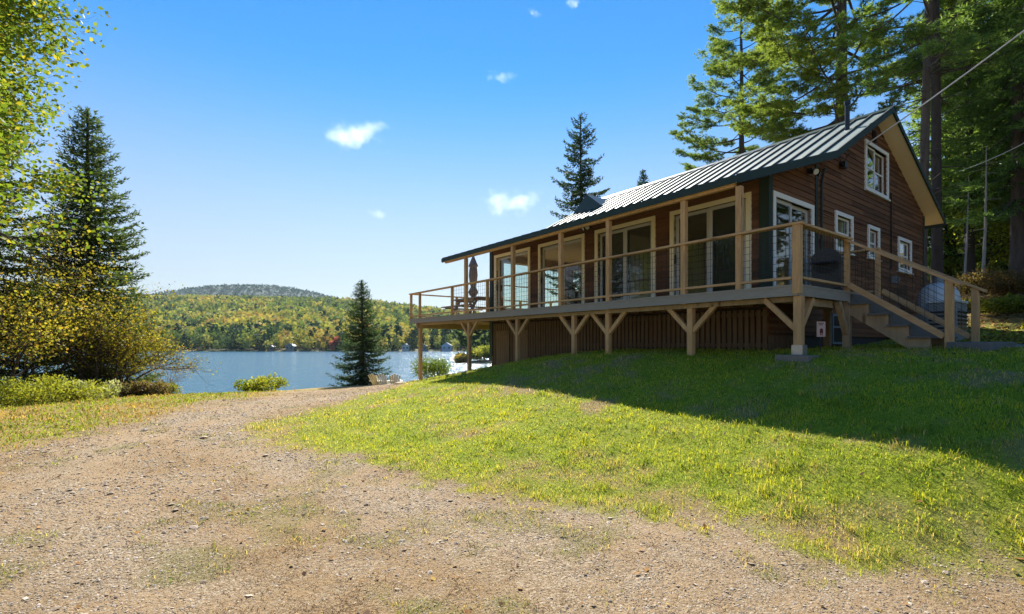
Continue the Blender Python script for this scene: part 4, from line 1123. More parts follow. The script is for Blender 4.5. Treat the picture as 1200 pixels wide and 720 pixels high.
mesh_panel((.1,.03), (1.88,.03), DECK+.13, RAIL-.04); mesh_panel((3.43,.08), (3.43,.95), DECK+.13, RAIL-.04)
# stairs
ZB = 1.36; NR = 5; RISE = (DECK-ZB)/NR; RUN = .275; TN = -1.36
for s in (1.93, 3.43):
    mb = MB(); vs = []
    pts = [(-.0, DECK-.17-.02)]
    # stringer outline in (t,z): zig-zag on top, straight underneath
    top_ = []
    for k in range(NR):
        top_ += [(-k*RUN, DECK-RISE*(k+1)-.0), (-(k+1)*RUN, DECK-RISE*(k+1)-.0)]
    top_[0] = (-.02, DECK-RISE); low = [(-(NR-1)*RUN-.12, ZB-.05), (-.02, DECK-RISE-.42)]
    for k in range(NR-1):
        a, b, zt = -.02-k*RUN, -.02-(k+1)*RUN, DECK-RISE*(k+1)-.035
        def zl(t): return DECK-.40+(t+.02)*(RISE/RUN)*1.0
        mb.hexa([(s-.02,b,zl(b)),(s+.02,b,zl(b)),(s+.02,a,zl(a)),(s-.02,a,zl(a)),(s-.02,b,zt),(s+.02,b,zt),(s+.02,a,zt),(s-.02,a,zt)])
    mb.build('stringer', M['lumber_old'], deck)
mb = MB(); mb.box(2.66,-.02-4*RUN,1.2,2.70,-.02,1.5)
for k in range(NR-1):
    z = DECK-RISE*(k+1)
    mb = MB(); mb.box(1.845, -.035-(k+1)*RUN, z-.034, 3.46, -.02-k*RUN, z); mb.build('tread', M['tread'], deck)
    mb = MB(); mb.box(1.955, -.022-k*RUN-.018, z+.001, 3.405, -.022-k*RUN, z+RISE-.036); mb.build('riser', M['tread'], deck)
for s in (1.93, 3.43):
    x, y = W(s-.02, TN); post(s-(.06 if s < 2 else -.06), TN, gz(x,y)-.15, 2.40, .10, 'lumber')
    so = s-(.06 if s < 2 else -.06)
    sl = (2.42-RAIL)/(-TN)
    mb = MB(); mb.bar((so,.06,RAIL-.02), (so,TN-.14,2.42-.02-.08), .14, .04); mb.build('handrail', M['rail'], deck, .004)
    mb = MB(); mb.bar((so,-.02,DECK+.12), (so,TN+.06,DECK+.12-(DECK-ZB)*.93), .05, .09); mb.build('bottom_rail', M['rail'], deck)
    mesh_panel((so,-.04), (so,TN+.07), DECK+.16, RAIL-.04, DECK+.16-(DECK-ZB)*.9, 2.38)
# low landing step at the foot of the stairs
x, y = W(2.68, TN-.12); g = gz(x, y)
mb = MB(); mb.box(-.9,-.36,-.1,.9,.14,.10); o = mb.build('stair_landing', M['slate'], None, .015); o.location = (x, y, g); o.rotation_euler = (0,0,TH)
tag(o, 'dark stone landing slab at the foot of the deck stairs', 'step')

# ------------------------------------------------------------------ things on and around the deck
x, y = W(1.75, 12.05)
r = empty('patio_umbrella', (x, y, DECK), TH, 'closed grey plaid patio umbrella standing through the picnic table', 'umbrella')
mb = MB(); mb.lathe([(.005,2.38),(.03,2.33),(.05,2.25),(.15,1.98),(.165,1.93),(.12,1.90),(.135,1.8),(.15,1.6),(.13,1.4),(.1,1.22),(.085,1.17),(.12,1.1),(.17,.98),(.155,.93),(.10,.84),(.055,.78),(.02,.76)], n=32, fold=.13, nf=8)
mb.build('canopy', M['umbrella'], r)
mb = MB(); mb.tube([(0,0,.0),(0,0,2.42)], .022, 10); mb.build('pole', M['black'], r)
mb = MB(); mb.lathe([(.0,.09),(.06,.08),(.24,.05),(.26,.0)], n=20); mb.build('base', M['black'], r)
r = empty('picnic_table', (x, y, DECK), TH, 'weathered wooden picnic table with benches on the lake end of the deck', 'table')
mb = MB()
for k in range(5): mb.box(-.38+k*.155, -.9, .70, -.38+k*.155+.14, .9, .74)
mb.build('table_top', M['table_wood'], r)
for sg in (-1, 1):
    mb = MB(); mb.box(sg*.72-.13, -.9, .41, sg*.72-.005, .9, .45); mb.box(sg*.72+.005, -.9, .41, sg*.72+.13, .9, .45); mb.build('bench', M['table_wood'], r)
for ty in (-.6, .6):
    mb = MB(); mb.bar((-.62,ty,0), (-.2,ty,.7), .04, .09, side=(0,1,0)); mb.bar((.62,ty,0), (.2,ty,.7), .04, .09, side=(0,1,0)); mb.box(-.82,ty+.022,.36,.82,ty+.06,.41); mb.box(-.36,ty+.022,.64,.36,ty+.06,.699); mb.build('leg_frame', M['table_wood'], r)

x, y = W(2.75, .62)
r = empty('grill', (x, y, DECK), TH+.2, 'black covered gas grill standing on the deck beside the gable door', 'grill')
mb = MB(); mb.box(-.36,-.24,.12,.36,.24,.62); mb.box(-.52,-.2,.60,-.37,.2,.64); mb.box(.37,-.2,.60,.52,.2,.64); mb.build('cart', M['black'], r, .02)
mb = MB(); mb.tube([(-.36,0,.66),(.36,0,.66)], .25, 20); mb.build('lid', M['black'], r)
mb = MB(); mb.tube([(-.28,-.28,.72),(.28,-.28,.72)], .014, 8); mb.tube([(-.28,-.28,.72),(-.28,-.22,.72)], .01, 6); mb.tube([(.28,-.28,.72),(.28,-.22,.72)], .01, 6); mb.build('handle', M['steel'], r)
for a in (-.32,.32):
    mb = MB(); mb.tube([(a-.03,-.2,.08),(a+.03,-.2,.08)], .075, 14); mb.build('wheel', M['black'], r)

# propane tank and louvred unit against the gable
x, y = W(9.35, .45); g = gz(x, y)
r = empty('propane_tank', (x, y, g-.05), TH, 'pale domed propane tank standing by the gable behind the stairs', 'tank')
mb = MB(); mb.lathe([(.0,1.50),(.12,1.49),(.25,1.44),(.36,1.35),(.43,1.22),(.455,1.08),(.455,.25),(.42,.12),(.3,.04),(.3,0),(0,0)], n=32); mb.build('tank_body', M['tank'], r)
mb = MB(); mb.lathe([(.12,1.46),(.12,1.62),(.10,1.64),(0,1.64)], n=16); mb.build('valve_cover', M['unit'], r)
x, y = W(8.55, .1); g = gz(x, y)
r = empty('generator', (x, y, g-.03), TH, 'grey louvred generator box in front of the pale propane tank', 'generator')
mb = MB(); mb.box(-.5,-.3,0,.5,.3,.95); mb.build('housing', M['unit'], r, .02)
mb = MB(); mb.box(-.52,-.32,.955,.52,.32,1.02); mb.build('lid', M['tank'], r, .012)
mb = MB()
for k in range(6): mb.box(-.44,-.335,.2+k*.1,.44,-.305,.24+k*.1)
for k in range(6): mb.box(-.535,-.24,.2+k*.1,-.505,.24,.24+k*.1)
mb.build('louvre', M['black'], r)

# yard sign
x, y = ground_at(962, 424); y += .9; x = (962-600)/F*y
x, y = at(962, 8.1); g = gz(x, y)
r = empty('yard_sign', (x, y, g), .25, 'small pinkish white warning sign on a thin stake under the deck', 'sign')
mb = MB(); mb.bar((0,.008,-.15), (0,.008,.44), .012, .008); mb.build('stake', M['black'], r)
mb = MB(); mb.box(-.085,-.006,.24,.085,.002,.49); bd = mb.build('board', mat('sign_board', (.62,.42,.36), (.55,.36,.31), .6, 8), r)
mb = MB()
for z0, w in ((.455,.10),(.43,.06)): mb.box(-w/2-.01,-.0095,z0,w/2,-.0075,z0+.012)
mb.lathe([(.0,.38),(.02,.372),(.028,.35),(.02,.328),(.0,.32)], (0,-.008,0), 10)
mb.box(-.03,-.0095,.30,.035,-.0075,.335); mb.box(-.02,-.0095,.262,-.002,-.0075,.3); mb.box(.016,-.0095,.262,.03,-.0075,.3)
mb.build('print', mat('sign_print', (.14,.03,.025), None, .6), bd)

# stone blocks edging the bank at the right
for k, (px, lb) in enumerate([(1158,'grey stone edging block nearest the stairs on the right bank'),(1192,'grey stone edging block at the photo right edge'),(1228,'grey stone edging block beyond the photo right edge')]):
    x, y = at(px, 9.2); g = gz(x, y)
    mb = MB(); mb.hexa([(-.27,-.17,-.12),(.27,-.16,-.12),(.26,.17,-.12),(-.27,.16,-.12),(-.25,-.14,.085),(.26,-.145,.075),(.24,.15,.08),(-.25,.145,.09)])
    o = mb.build('stone_block', M['slate'], None, .02); o.location = (x, y, g); o.rotation_euler = (0,0,.1+.05*k); tag(o, lb, 'stone block', 'stone edging blocks')
x, y = at(1183, 8.6); g = gz(x, y)
mb = MB(); mb.hexa([(-.55,-.14,-.08),(.55,-.14,-.08),(.55,.14,-.08),(-.55,.14,-.08),(-.52,-.12,.045),(.54,-.12,.045),(.52,.12,.045),(-.53,.12,.045)])
o = mb.build('paving_slab', M['concrete'], None, .015); o.location = (x, y, g); o.rotation_euler = (0,0,.06); tag(o, 'flat pale paving slab lying below the stone edging blocks', 'paving slab')

# cables and their pole
def cable(name, pts, r, m_, lb, sag=.25):
    P = []
    for a, b in zip(pts[:-1], pts[1:]):
        a, b = Vector(a), Vector(b)
        for i in range(16):
            f = i/16; p = a.lerp(b, f); p.z -= sag*4*f*(1-f); P.append(p)
    P.append(Vector(pts[-1])); mb = MB(); mb.tube(P, r, 6); return tag(mb.build(name, M[m_]), lb, 'cable')
xa, ya = W(6.58, TG-.08)
A = Vector((xa, ya, 6.42)); B = Vector((11.4, 11.0, 8.68)); E = A+(B-A)*3.6
pole_xy = (E.x, E.y)
cable('power_cable', [A, E], .017, 'cable', 'thick pale power cable rising from the gable to the upper right', .35)
mb = MB(); g = gz(*pole_xy); mb.tube([(0,0,-.5),(0,0,E.z-g+.6)], [.17,.12], 12)
pr = empty('utility_pole', (pole_xy[0], pole_xy[1], g), 0, 'wooden utility pole holding both cables at the right', 'utility pole'); mb.build('pole', M['bark_pale'], pr)
x, y = at(1124, 19.0)
cable('telephone_cable', [(x, y, EYE+(402-201)/F*19.0), (15.5, 15, EYE+(402-169)/F*15), (E.x, E.y, E.z-1.2)], .012, 'cable', 'thin pale cable crossing the dark woods at the right edge', .05)

# Adirondack chairs down by the shore
def chair_parts(root, m_):
    mb = MB()
    for k in range(5):
        a = (k-2)*.105; mb.bar((a*.8, .22, .30), (a*1.25, .52, 1.0-.05*abs(k-2)), .085, .02, side=(1,0,0))
    mb.build('backrest', m_, root)
    mb = MB()
    for k in range(5): mb.box(-.27, -.38+k*.125, .36-k*.03, .27, -.27+k*.125, .38-k*.03)
    mb.build('seat', m_, root)
    for sg in (-1, 1):
        mb = MB(); mb.box(sg*.34-.07,-.44,.55,sg*.34+.07,.34,.575); mb.build('armrest', m_, root)
        mb = MB(); mb.box(sg*.31-.02,-.4,0,sg*.31+.02,-.3,.548); mb.build('leg', m_, root)
        mb = MB(); mb.bar((sg*.29,-.36,.34),(sg*.29,.55,.03), .03, .11, side=(1,0,0)); mb.build('leg', m_, root)
for px, cc, lb, rz in ((444,(.70,.62,.36),'cream wooden lawn chair in the shade of the shore spruce',2.6),(451,(.74,.74,.72),'white wooden lawn chair in the middle of the three by the shore',3.0),(463,(.66,.58,.36),'pale yellow wooden lawn chair right of the white one by the shore',3.35)):
    x, y = at(px, 27.5)
    r = empty('lawn_chair', (x, y, EYE-(458.5-402)/F*27.5), rz, lb, 'chair', 'wooden chairs by the shore')
    chair_parts(r, mat('chair_paint', cc, tuple(v*.9 for v in cc), .6))
x, y = at(479, 24); mb = MB(); mb.box(-.6,-.3,0,.6,.3,.12); o = mb.build('wooden_step', M['lumber_old'], None, .01); o.location = (x, y, EYE-(451-402)/F*24); tag(o, 'low wooden step at the foot of the end deck post', 'step')

# point of land with its bushes, seen under the deck
mb = MB()
def mound(name, cx, cy, rx, ry, h, m_):
    n, k = 28, 8; V = []; Fc = []
    rng = np.random.default_rng(3)
    for j in range(k+1):
        f = j/k
        for i in range(n):
            a = i*6.283/n; w = 1+.18*math.sin(a*3+1)+.1*math.sin(a*7)
            V.append((cx+rx*f*w*math.cos(a), cy+ry*f*w*math.sin(a), LAKE_Z-.6+(h+.6)*(1-f**2.2)+.25*math.sin(a*5+j)*(1-f)*f*4*.3))
    for j in range(k):
        for i in range(n): Fc.append((j*n+i, j*n+(i+1) % n, (j+1)*n+(i+1) % n, (j+1)*n+i))
    me = np_mesh(name, np.array(V), np.array(Fc), smooth=True); return link(name, me, m_)
x, y = at(585, 150)
tag(mound('point_of_land', x, y, 18.5, 9, .8, M['point']), kind='structure')
for i, (px, Y, h, rx, lb, cc) in enumerate([(541,150,2.4,2.2,'low golden shrub at the tip of the point of land',((.22,.17,.04),(.40,.30,.08))),
     (560,150,5.6,2.9,'round bright yellow green bush on the point of land seen under the deck',((.16,.20,.03),(.38,.36,.06))),
     (578,152,5.0,3.2,'dark green bush on the point of land beside the cabin base',((.05,.10,.03),(.12,.17,.04)))]):
    x, y = at(px, Y); place('shore_bush', bush_mesh(120+i, rx, rx, h, 2600, .55, cc), x, y, lb, 'bush', 'bark_dark', 'leaves', names=('stems','foliage'), z=LAKE_Z+.35)
pm = pine(39, 15, 4.2, .3, z0=.3, nbr=30, c1=(.03,.06,.028), c2=(.06,.10,.04), card=.55, cw=.16, dense=.5)
for px, Y, lb in ((548,165,'dark pine on the point of land left of the yellow green bush'),(568,170,'dark pine on the point of land behind the yellow green bush')):
    x, y = at(px, Y); place('pine_tree', pm, x, y, lb, 'tree', 'bark_dark', 'needles', px, 1.0, z=LAKE_Z+.5)

# cottages on the far shore
def cottage(px, Y, w, d, h, wc, rc, lb, rz=0.0):
    w, d, h = w*.8, d*.8, h*.8; x, y = at(px, Y); r = empty('cottage', (x, y, LAKE_Z+.9), rz, lb, 'cottage')
    mb = MB(); mb.box(-w/2,-d/2,-1,w/2,d/2,h); mb.add([(-w/2,-d/2,h),(w/2,-d/2,h),(0,-d/2,h+w*.3),(-w/2,d/2,h),(w/2,d/2,h),(0,d/2,h+w*.3)], [(0,1,2),(5,4,3)]); mb.build('wall', mat('cottage_wall', wc, None, .7), r)
    mb = MB()
    for sg in (-1, 1):
        mb.hexa([(0,-d/2-.4,h+w*.3),(sg*(w/2+.5),-d/2-.4,h-.3),(sg*(w/2+.5),d/2+.4,h-.3),(0,d/2+.4,h+w*.3),(0,-d/2-.4,h+w*.3+.25),(sg*(w/2+.5),-d/2-.4,h-.05),(sg*(w/2+.5),d/2+.4,h-.05),(0,d/2+.4,h+w*.3+.25)])
    mb.build('roof', mat('cottage_roof', rc, None, .6), r)
    for k in (-1, 1):
        mb = MB(); mb.box(k*w*.24-.6,-d/2-.06,h*.35,k*w*.24+.6,-d/2-.02,h*.75); mb.build('window', M['black'], r)
cottage(341, 349, 7, 6, 3.6, (.22,.22,.21), (.34,.34,.34), 'grey cottage with a pale roof on the far shore, leftmost of the cottages')
cottage(476, 349, 6, 6, 3.6, (.5,.5,.48), (.3,.3,.3), 'small white cottage on the far shore just left of the end deck post')
cottage(497, 349, 6.5, 6, 3.4, (.15,.22,.32), (.3,.3,.32), 'blue cottage on the far shore just right of the end deck post')
cottage(524, 349, 9, 7, 3.6, (.38,.46,.54), (.55,.56,.58), 'pale blue cottage with a wide white roof seen under the deck')
cottage(318, 349, 5, 5, 3.0, (.18,.16,.14), (.3,.3,.3), 'dark cottage half hidden in trees left of the grey cottage')
x, y = at(393, 352)
place('red_maple', broadleaf(44, 10, 3, 1, .7, 1.0, 1500, ((.34,.08,.06),(.46,.16,.11)), 3, .2, .25, levels=3, clump=.7), x, y, 'bright red maple among green trees on the far shore', 'tree', 'bark_dark', 'leaves', z=LAKE_Z+.8)

# ------------------------------------------------------------------ lawn, litter and stones
rng = np.random.default_rng(77)
def blades(name, n, keep, hmin, hmax, wid, colf, seed, rmin=2.2, rmax=26, a0=-1.0, a1=1.0, flat=0.0):
    rng = np.random.default_rng(seed)
    r = rmin*(rmax/rmin)**(rng.random(n)**.85); a = rng.uniform(a0, a1, n)
    x, y = r*np.sin(a), r*np.cos(a)
    k = keep(x, y, rng); x, y, r = x[k], y[k], r[k]; n = len(x)
    z = terrain(x, y)-.006
    h = rng.uniform(hmin, hmax, n)*(.35+.75*fbm(x*2.2, y*2.2, 4)+.9*sstep(.52, .78, fbm(x*7, y*7, 14)))*(.45 if flat else 1)*np.where(flat > 0, 1, 1)
    w = wid*rng.uniform(.7,1.3,n)*np.clip(r/6, .7, 2.4)
    az = rng.uniform(0, 6.283, n); ln = rng.uniform(.25, 1.15, n)+flat
    dx, dy = np.cos(az)*ln*h, np.sin(az)*ln*h
    sx, sy = -np.sin(az+rng.normal(size=n)*.5)*w, np.cos(az+rng.normal(size=n)*.5)*w
    B = np.stack([x, y, z], 1); S = np.stack([sx, sy, 0*sx], 1)*.5
    Mi = B+np.stack([dx*.35, dy*.35, h*(.62 if not flat else .5)], 1); T = B+np.stack([dx, dy, h*(1-.25*ln if not flat else .55)], 1)
    V = np.stack([B-S, B+S, Mi+S*.75, Mi-S*.75, T], 1).reshape(-1,3)
    i = np.arange(n)[:,None]*5
    # quads with the tip as a second (degenerate-free) quad: two faces per blade built as triangles
    Ft = np.concatenate([i+[[0,1,2]], i+[[0,2,3]], i+[[3,2,4]]], 0)
    c = colf(x, y, rng, n)
    return np_mesh(name, V, Ft, np.repeat(c, 5, 0))
def lawn_keep(x, y, rng):
    m = lawn_mask(x, y); d = dry_field(x, y)
    inside = ~((x > 4.2) & (y > 60)) 
    sx, sy = x-OX, y-OY
    s = sx*math.cos(TH)+sy*math.sin(TH); t = -sx*math.sin(TH)+sy*math.cos(TH)
    house = (s > SW+.1) & (t > TG) & (t < TE)
    wd = sstep(13.6, 16, y*.35+x*.75)*sstep(0, 2, y-6)
    cl = .65+.35*sstep(.35, .6, fbm(x*8, y*8, 24))
    return (rng.random(len(x)) < m*(1-.45*d)*(1-wd)*cl) & ~house
def lawn_col(x, y, rng, n):
    d = dry_field(x, y); p = fbm(x*1.3, y*1.3, 12)
    lush = np.array([.20,.26,.034]); lime = np.array([.43,.41,.036]); straw = np.array([.46,.36,.14]); drk = np.array([.06,.11,.018])
    w = np.clip(p*1.5-.25+.3*rng.normal(size=n), 0, 1)[:,None]
    c = lush*(1-w)+lime*w
    q = sstep(.5, .72, fbm(x*5, y*5, 44))[:,None]*.6; c = c*(1-q)+np.array([.11,.18,.026])*q
    k = rng.random(n) < .12; c[k] = drk
    k = rng.random(n) < (.09+.55*d); c[k] = straw*(.6+.6*rng.random((k.sum(),1)))
    return c*(.8+.4*rng.random((n,1)))
tag(link('lawn_grass', blades('lawn_grass', 620000, lawn_keep,   .022, .068, .006, lawn_col, 1), M['blades']), 'short green lawn with worn yellow patches on the rise before the cabin', 'grass', kind='stuff')
def rough_keep(x, y, rng): return rng.random(len(x)) < left_mask(x, y)*(1-lawn_mask(x, y))*.8
def rough_col(x, y, rng, n):
    p = fbm(x*.8, y*.8, 15); g = sstep(-4, -8, x)*sstep(.3, .55, p)
    gr = np.array([.20,.24,.03]); st = np.array([.38,.28,.10]); ru = np.array([.29,.17,.07])
    c = np.where((rng.random(n) < .75*g+.12)[:,None], gr, np.where((rng.random(n) < .55)[:,None], st, ru))
    return c*(.7+.6*rng.random((n,1)))
tag(link('dry_grass', blades('dry_grass', 150000, rough_keep, .03, .085, .008, rough_col, 2, rmin=4, rmax=22, a0=-1.1, a1=.1), M['blades']), 'thin yellow and rusty grass along the left side of the drive', 'grass', kind='stuff')
def drive_keep(x, y, rng):
    m = 1-lawn_mask(x, y); p = fbm(x*1.1+3, y*1.1, 18); gp = fbm(x*1.9, y*1.9, 66)
    return rng.random(len(x)) < m*np.clip(.2+.8*sstep(.42, .62, p)*(1-.75*track_field(x, y))+.6*sstep(.54, .68, gp), 0, 1)*(1-.7*left_mask(x, y))
def drive_col(x, y, rng, n):
    st = np.array([.56,.41,.21]); ru = np.array([.40,.23,.10]); gr = np.array([.19,.21,.04]); br = np.array([.17,.10,.05])
    q = rng.random(n); gp = fbm(x*1.9, y*1.9, 66)
    c = np.where((q < .45)[:,None], st, np.where((q < .8)[:,None], ru, br))
    k = rng.random(n) < sstep(.57, .72, gp)*.7; c[k] = gr*(.8+.6*rng.random((k.sum(),1)))
    return c*(.65+.7*rng.random((n,1)))
tag(link('needle_litter', blades('needle_litter', 300000, drive_keep, .03, .085, .0046, drive_col, 3, rmin=1.9, rmax=18, a0=-1.1, a1=1.0, flat=.9), M['litter']), 'brown pine needles and dry grass lying on the gravel drive', 'litter', kind='stuff')
def weed_keep(x, y, rng):
    gp = fbm(x*1.9, y*1.9, 66); q = fbm(x*7, y*7, 67)
    return rng.random(len(x)) < (1-lawn_mask(x, y))*sstep(.54, .70, gp)*sstep(.38, .62, q)
def weed_col(x, y, rng, n):
    gr = np.array([.19,.23,.03]); st = np.array([.48,.37,.16]); dk = np.array([.09,.13,.03])
    q = rng.random(n); c = np.where((q < .45)[:,None], st, np.where((q < .85)[:,None], gr, dk)); return c*(.7+.6*rng.random((n,1)))
tag(link('drive_weeds', blades('drive_weeds', 110000, weed_keep, .02, .055, .0055, weed_col, 5, rmin=1.9, rmax=15, a0=-1.1, a1=1.0), M['blades']), 'thin green and straw weeds growing in patches of the gravel drive', 'weeds', kind='stuff')
# gravel
n = 150000; r = 1.9*(16/1.9)**(rng.random(n)**.9); a = rng.uniform(-1.1, 1.0, n); x, y = r*np.sin(a), r*np.cos(a)
k = rng.random(n) < (1-lawn_mask(x, y))*(.25+.75*sstep(.62, .40, fbm(x*1.1+3, y*1.1, 18)))*(1-.8*left_mask(x, y)); x, y, r = x[k], y[k], r[k]; n = len(x)
sz = rng.uniform(.0028,.0075,n)*(1+.8*(rng.random(n) < .06)+2.2*(rng.random(n) < .003))*np.clip(r/4, .8, 2.2)
oct_ = np.array([(1,0,0),(-1,0,0),(0,1,0),(0,-1,0),(0,0,1),(0,0,-1)], float)
V = oct_[None]*(.7+.6*rng.random((n,6,1)))*np.stack([sz*rng.uniform(.8,1.5,n), sz*rng.uniform(.8,1.5,n), sz*rng.uniform(.22,.42,n)], 1)[:,None,:]
an = rng.uniform(0, 6.283, n); ca, sa = np.cos(an)[:,None], np.sin(an)[:,None]
V = np.stack([V[...,0]*ca-V[...,1]*sa, V[...,0]*sa+V[...,1]*ca, V[...,2]+.25*V[...,0]], -1)+np.stack([x, y, terrain(x, y)+sz*.3], 1)[:,None,:]
oF = np.array([(0,2,4),(2,1,4),(1,3,4),(3,0,4),(2,0,5),(1,2,5),(3,1,5),(0,3,5)])
Fc = (np.arange(n)[:,None,None]*6+oF[None]).reshape(-1,3)
g = rng.random((n,1)); c = np.array([.30,.215,.14])*(1-g)+np.array([.74,.63,.50])*g
tag(link('gravel', np_mesh('gravel', V.reshape(-1,3), Fc, np.repeat(c, 6, 0)), M['litter']), 'pale beige gravel covering the wide drive in the foreground', 'gravel', kind='stuff')

# fallen leaves
rng = np.random.default_rng(81); n = 2600
x, y = rng.uniform(-13, 8, n), rng.uniform(2.2, 17, n); z = terrain(x, y)+.012+.03*lawn_mask(x, y)*rng.random(n)
m_ = 9000; t_ = rng.uniform(9.5, 26, m_); x2 = t_*rng.uniform(.88, 1.15, m_); y2 = t_
x = np.r_[x, x2]; y = np.r_[y, y2]; z = np.r_[z, terrain(x2, y2)+.02]; n += m_
D = unit(np.stack([rng.normal(size=n), rng.normal(size=n), rng.normal(size=n)*.25], 1)); Sd = unit(np.cross(D, np.stack([rng.normal(size=n)*.3, rng.normal(size=n)*.3, np.ones(n)], 1)))
Ls = rng.uniform(.022,.055,n)[:,None]; Ls[-m_:] *= 2.4; C = np.stack([x, y, z], 1)
V = np.stack([C, C+D*Ls*.45+Sd*Ls*.34, C+D*Ls, C+D*Ls*.45-Sd*Ls*.34], 1).reshape(-1,3)
pal = np.array([(.42,.27,.06),(.30,.14,.05),(.20,.11,.05),(.45,.35,.10),(.36,.18,.05),(.14,.08,.045)]); c = pal[rng.integers(0, 6, n)]*(.7+.6*rng.random((n,1)))
tag(link('fallen_leaves', np_mesh('fallen_leaves', V, np.arange(4*n).reshape(n,4), np.repeat(c, 4, 0)), M['litter']), 'dry brown and yellow leaves scattered over drive, lawn and bank', 'leaves', kind='stuff')

# ------------------------------------------------------------------ clouds
def cloud(px, py, w, h, lb, dist=2400, dens=.02, seed=0, thr=.42):
    p = Vector(((px-600)/F, 1, (402-py)/F))*dist
    sx, sz_ = w/F*dist/2, h/F*dist/2
    bm_ = MB(); vs = []; n, k = 24, 12; fs = []
    for j in range(k+1):
        th = math.pi*j/k
        for i in range(n): vs.append((sx*math.sin(th)*math.cos(2*math.pi*i/n), sx*.7*math.sin(th)*math.sin(2*math.pi*i/n), sz_*math.cos(th)))
    for j in range(k):
        for i in range(n): fs.append((j*n+i, (j+1)*n+i, (j+1)*n+(i+1) % n, j*n+(i+1) % n))
    bm_.add(vs, fs, True)
    m, nt, out = nodes('cloud_vapour'); L = nt.links.new
    tc = N(nt, 'ShaderNodeTexCoord'); mp = N(nt, 'ShaderNodeMapping'); mp.inputs['Scale'].default_value = (1/sx, 1/(sx*.7), 1/sz_)
    L(tc.outputs['Object'], mp.inputs['Vector'])
    ln = N(nt, 'ShaderNodeVectorMath', operation='LENGTH'); L(mp.outputs['Vector'], ln.inputs[0])
    nz = N(nt, 'ShaderNodeTexNoise', Scale=1.9/sx, Detail=7.0, Roughness=.62)
    off = N(nt, 'ShaderNodeVectorMath', operation='ADD'); off.inputs[1].default_value = (seed*113.1, seed*71.7, seed*37.3)
    L(tc.outputs['Object'], off.inputs[0]); L(off.outputs[0], nz.inputs['Vector'])
    sb = N(nt, 'ShaderNodeMath', operation='MULTIPLY_ADD'); sb.inputs[1].default_value = -.62; sb.inputs[2].default_value = .36
    L(ln.outputs['Value'], sb.inputs[0])
    ad = N(nt, 'ShaderNodeMath', operation='ADD'); ad.name = 'sum'; L(sb.outputs[0], ad.inputs[0])
    m2 = N(nt, 'ShaderNodeMath', operation='MULTIPLY_ADD'); m2.inputs[1].default_value = 2.0; m2.inputs[2].default_value = -1.0
    L(nz.outputs['Fac'], m2.inputs[0]); L(m2.outputs[0], ad.inputs[1])
    mr = N(nt, 'ShaderNodeMapRange'); mr.inputs['From Min'].default_value = .02; mr.inputs['From Max'].default_value = .85; mr.inputs['To Max'].default_value = dens
    L(ad.outputs[0], mr.inputs['Value'])
    v = N(nt, 'ShaderNodeVolumePrincipled'); v.inputs['Anisotropy'].default_value = .45; v.inputs['Color'].default_value = (1,1,1,1)
    L(mr.outputs['Result'], v.inputs['Density']); L(v.outputs[0], out.inputs['Volume'])
    o = bm_.build('cloud', m); o.location = p; return tag(o, lb, 'cloud')
cloud(415, 160, 104, 46, 'largest puffy white cloud, alone in the middle of the sky', seed=1, dens=.0075)
cloud(607, 237, 96, 46, 'puffy white cloud low in the sky left of the lone spruce', seed=7, dens=.008)
cloud(583, 89, 52, 12, 'thin wispy cloud streak high in the centre of the sky', seed=3, dens=.008)
cloud(671, 4, 26, 18, 'small white cloud at the top edge of the photo', seed=4, dens=.012)
cloud(625, 15, 22, 12, 'tiny faint cloud just left of the one at the top edge', seed=5, dens=.008)
cloud(443, 251, 38, 16, 'faint small cloud low over the lake', seed=6, dens=.006)

HAZE = True
if HAZE:
    mb = MB(); mb.box(-3400, -160, -14, 2000, 3750, 330)
    m, nt, out = nodes('thin_air'); v = N(nt, 'ShaderNodeVolumePrincipled'); v.inputs['Color'].default_value = (.75,.90,1,1); v.inputs['Density'].default_value = .00005; v.inputs['Anisotropy'].default_value = .2
    nt.links.new(v.outputs[0], out.inputs['Volume'])
    tag(mb.build('haze', m), 'thin pale air fading the far hills', 'haze', kind='stuff')

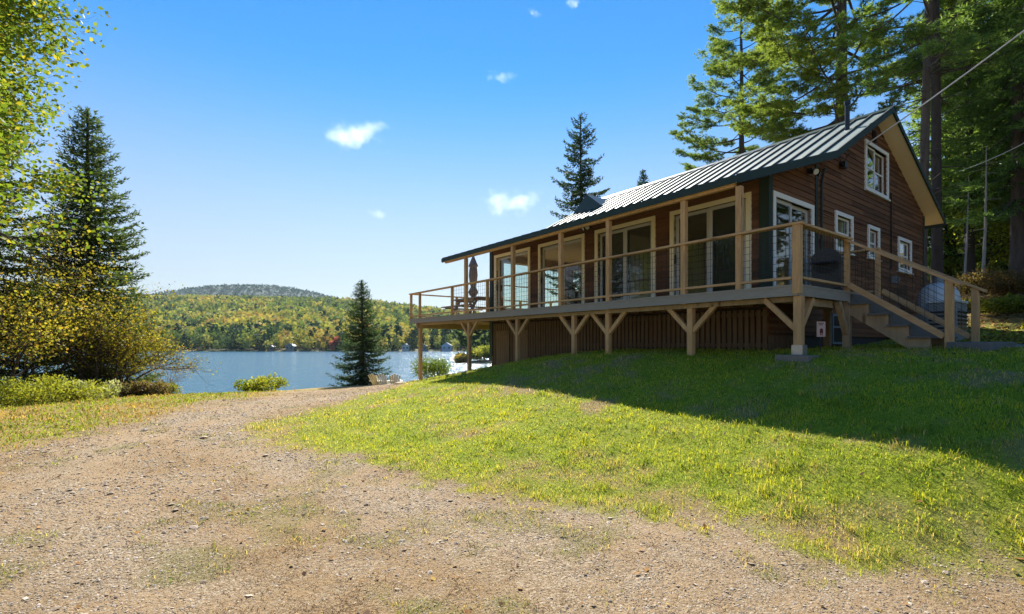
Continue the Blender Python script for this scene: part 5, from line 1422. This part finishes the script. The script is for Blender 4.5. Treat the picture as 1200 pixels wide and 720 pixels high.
# ------------------------------------------------------------------ light, sky, camera
SUN_EL, SUN_AZ = 39.5, -4.0     # azimuth from +Y, positive to the right
w = bpy.data.worlds.new('World'); scene.world = w; w.use_nodes = True
nt = w.node_tree; nt.nodes.clear()
sky = N(nt, 'ShaderNodeTexSky'); sky.sky_type = 'NISHITA'; sky.sun_disc = False
sky.sun_elevation = R_(SUN_EL); sky.sun_rotation = R_(SUN_AZ)
sky.air_density = 1.0; sky.dust_density = 0.0; sky.ozone_density = 2.6; sky.altitude = 400
bg = N(nt, 'ShaderNodeBackground', Strength=.10); wo = N(nt, 'ShaderNodeOutputWorld')
tcw = N(nt, 'ShaderNodeTexCoord'); sxw = N(nt, 'ShaderNodeSeparateXYZ'); nt.links.new(tcw.outputs['Generated'], sxw.inputs[0])
hs = N(nt, 'ShaderNodeHueSaturation')
for sock, lo_, hi_ in (('Saturation', .52, 1.34), ('Value', .335, .79)):
    mr = N(nt, 'ShaderNodeMapRange', interpolation_type='SMOOTHSTEP'); mr.inputs['From Min'].default_value = .0; mr.inputs['From Max'].default_value = .5
    mr.inputs['To Min'].default_value = lo_; mr.inputs['To Max'].default_value = hi_
    nt.links.new(sxw.outputs['Z'], mr.inputs['Value']); nt.links.new(mr.outputs['Result'], hs.inputs[sock])
nt.links.new(sky.outputs['Color'], hs.inputs['Color'])
nt.links.new(hs.outputs['Color'], bg.inputs['Color']); nt.links.new(bg.outputs[0], wo.inputs['Surface'])
ld = bpy.data.lights.new('sun', 'SUN'); ld.energy = 4.3; ld.angle = R_(.53); ld.color = (1.0, .95, .86)
lo = bpy.data.objects.new('sun', ld); COL.objects.link(lo)
d = Vector((math.sin(R_(SUN_AZ))*math.cos(R_(SUN_EL)), math.cos(R_(SUN_AZ))*math.cos(R_(SUN_EL)), math.sin(R_(SUN_EL))))
lo.rotation_euler = d.to_track_quat('Z', 'Y').to_euler(); lo.location = (0, 0, 30)
cd = bpy.data.cameras.new('camera'); cd.sensor_width = 36; cd.lens = F/1200*36; cd.shift_y = 42/1200
cd.clip_end = 12000; cd.clip_start = .05
co = bpy.data.objects.new('camera', cd); COL.objects.link(co); co.location = (0, 0, EYE); co.rotation_euler = (R_(90), 0, 0)
scene.camera = co
scene.view_settings.view_transform = 'Standard'; scene.view_settings.look = 'None'
scene.view_settings.exposure = 1.30; scene.view_settings.gamma = 1
c_ = scene.cycles
c_.use_denoising = True; c_.max_bounces = 7; c_.diffuse_bounces = 4; c_.glossy_bounces = 3; c_.transmission_bounces = 4; c_.transparent_max_bounces = 12; c_.volume_bounces = 2
c_.caustics_reflective = False; c_.caustics_refractive = False; c_.sample_clamp_indirect = 6
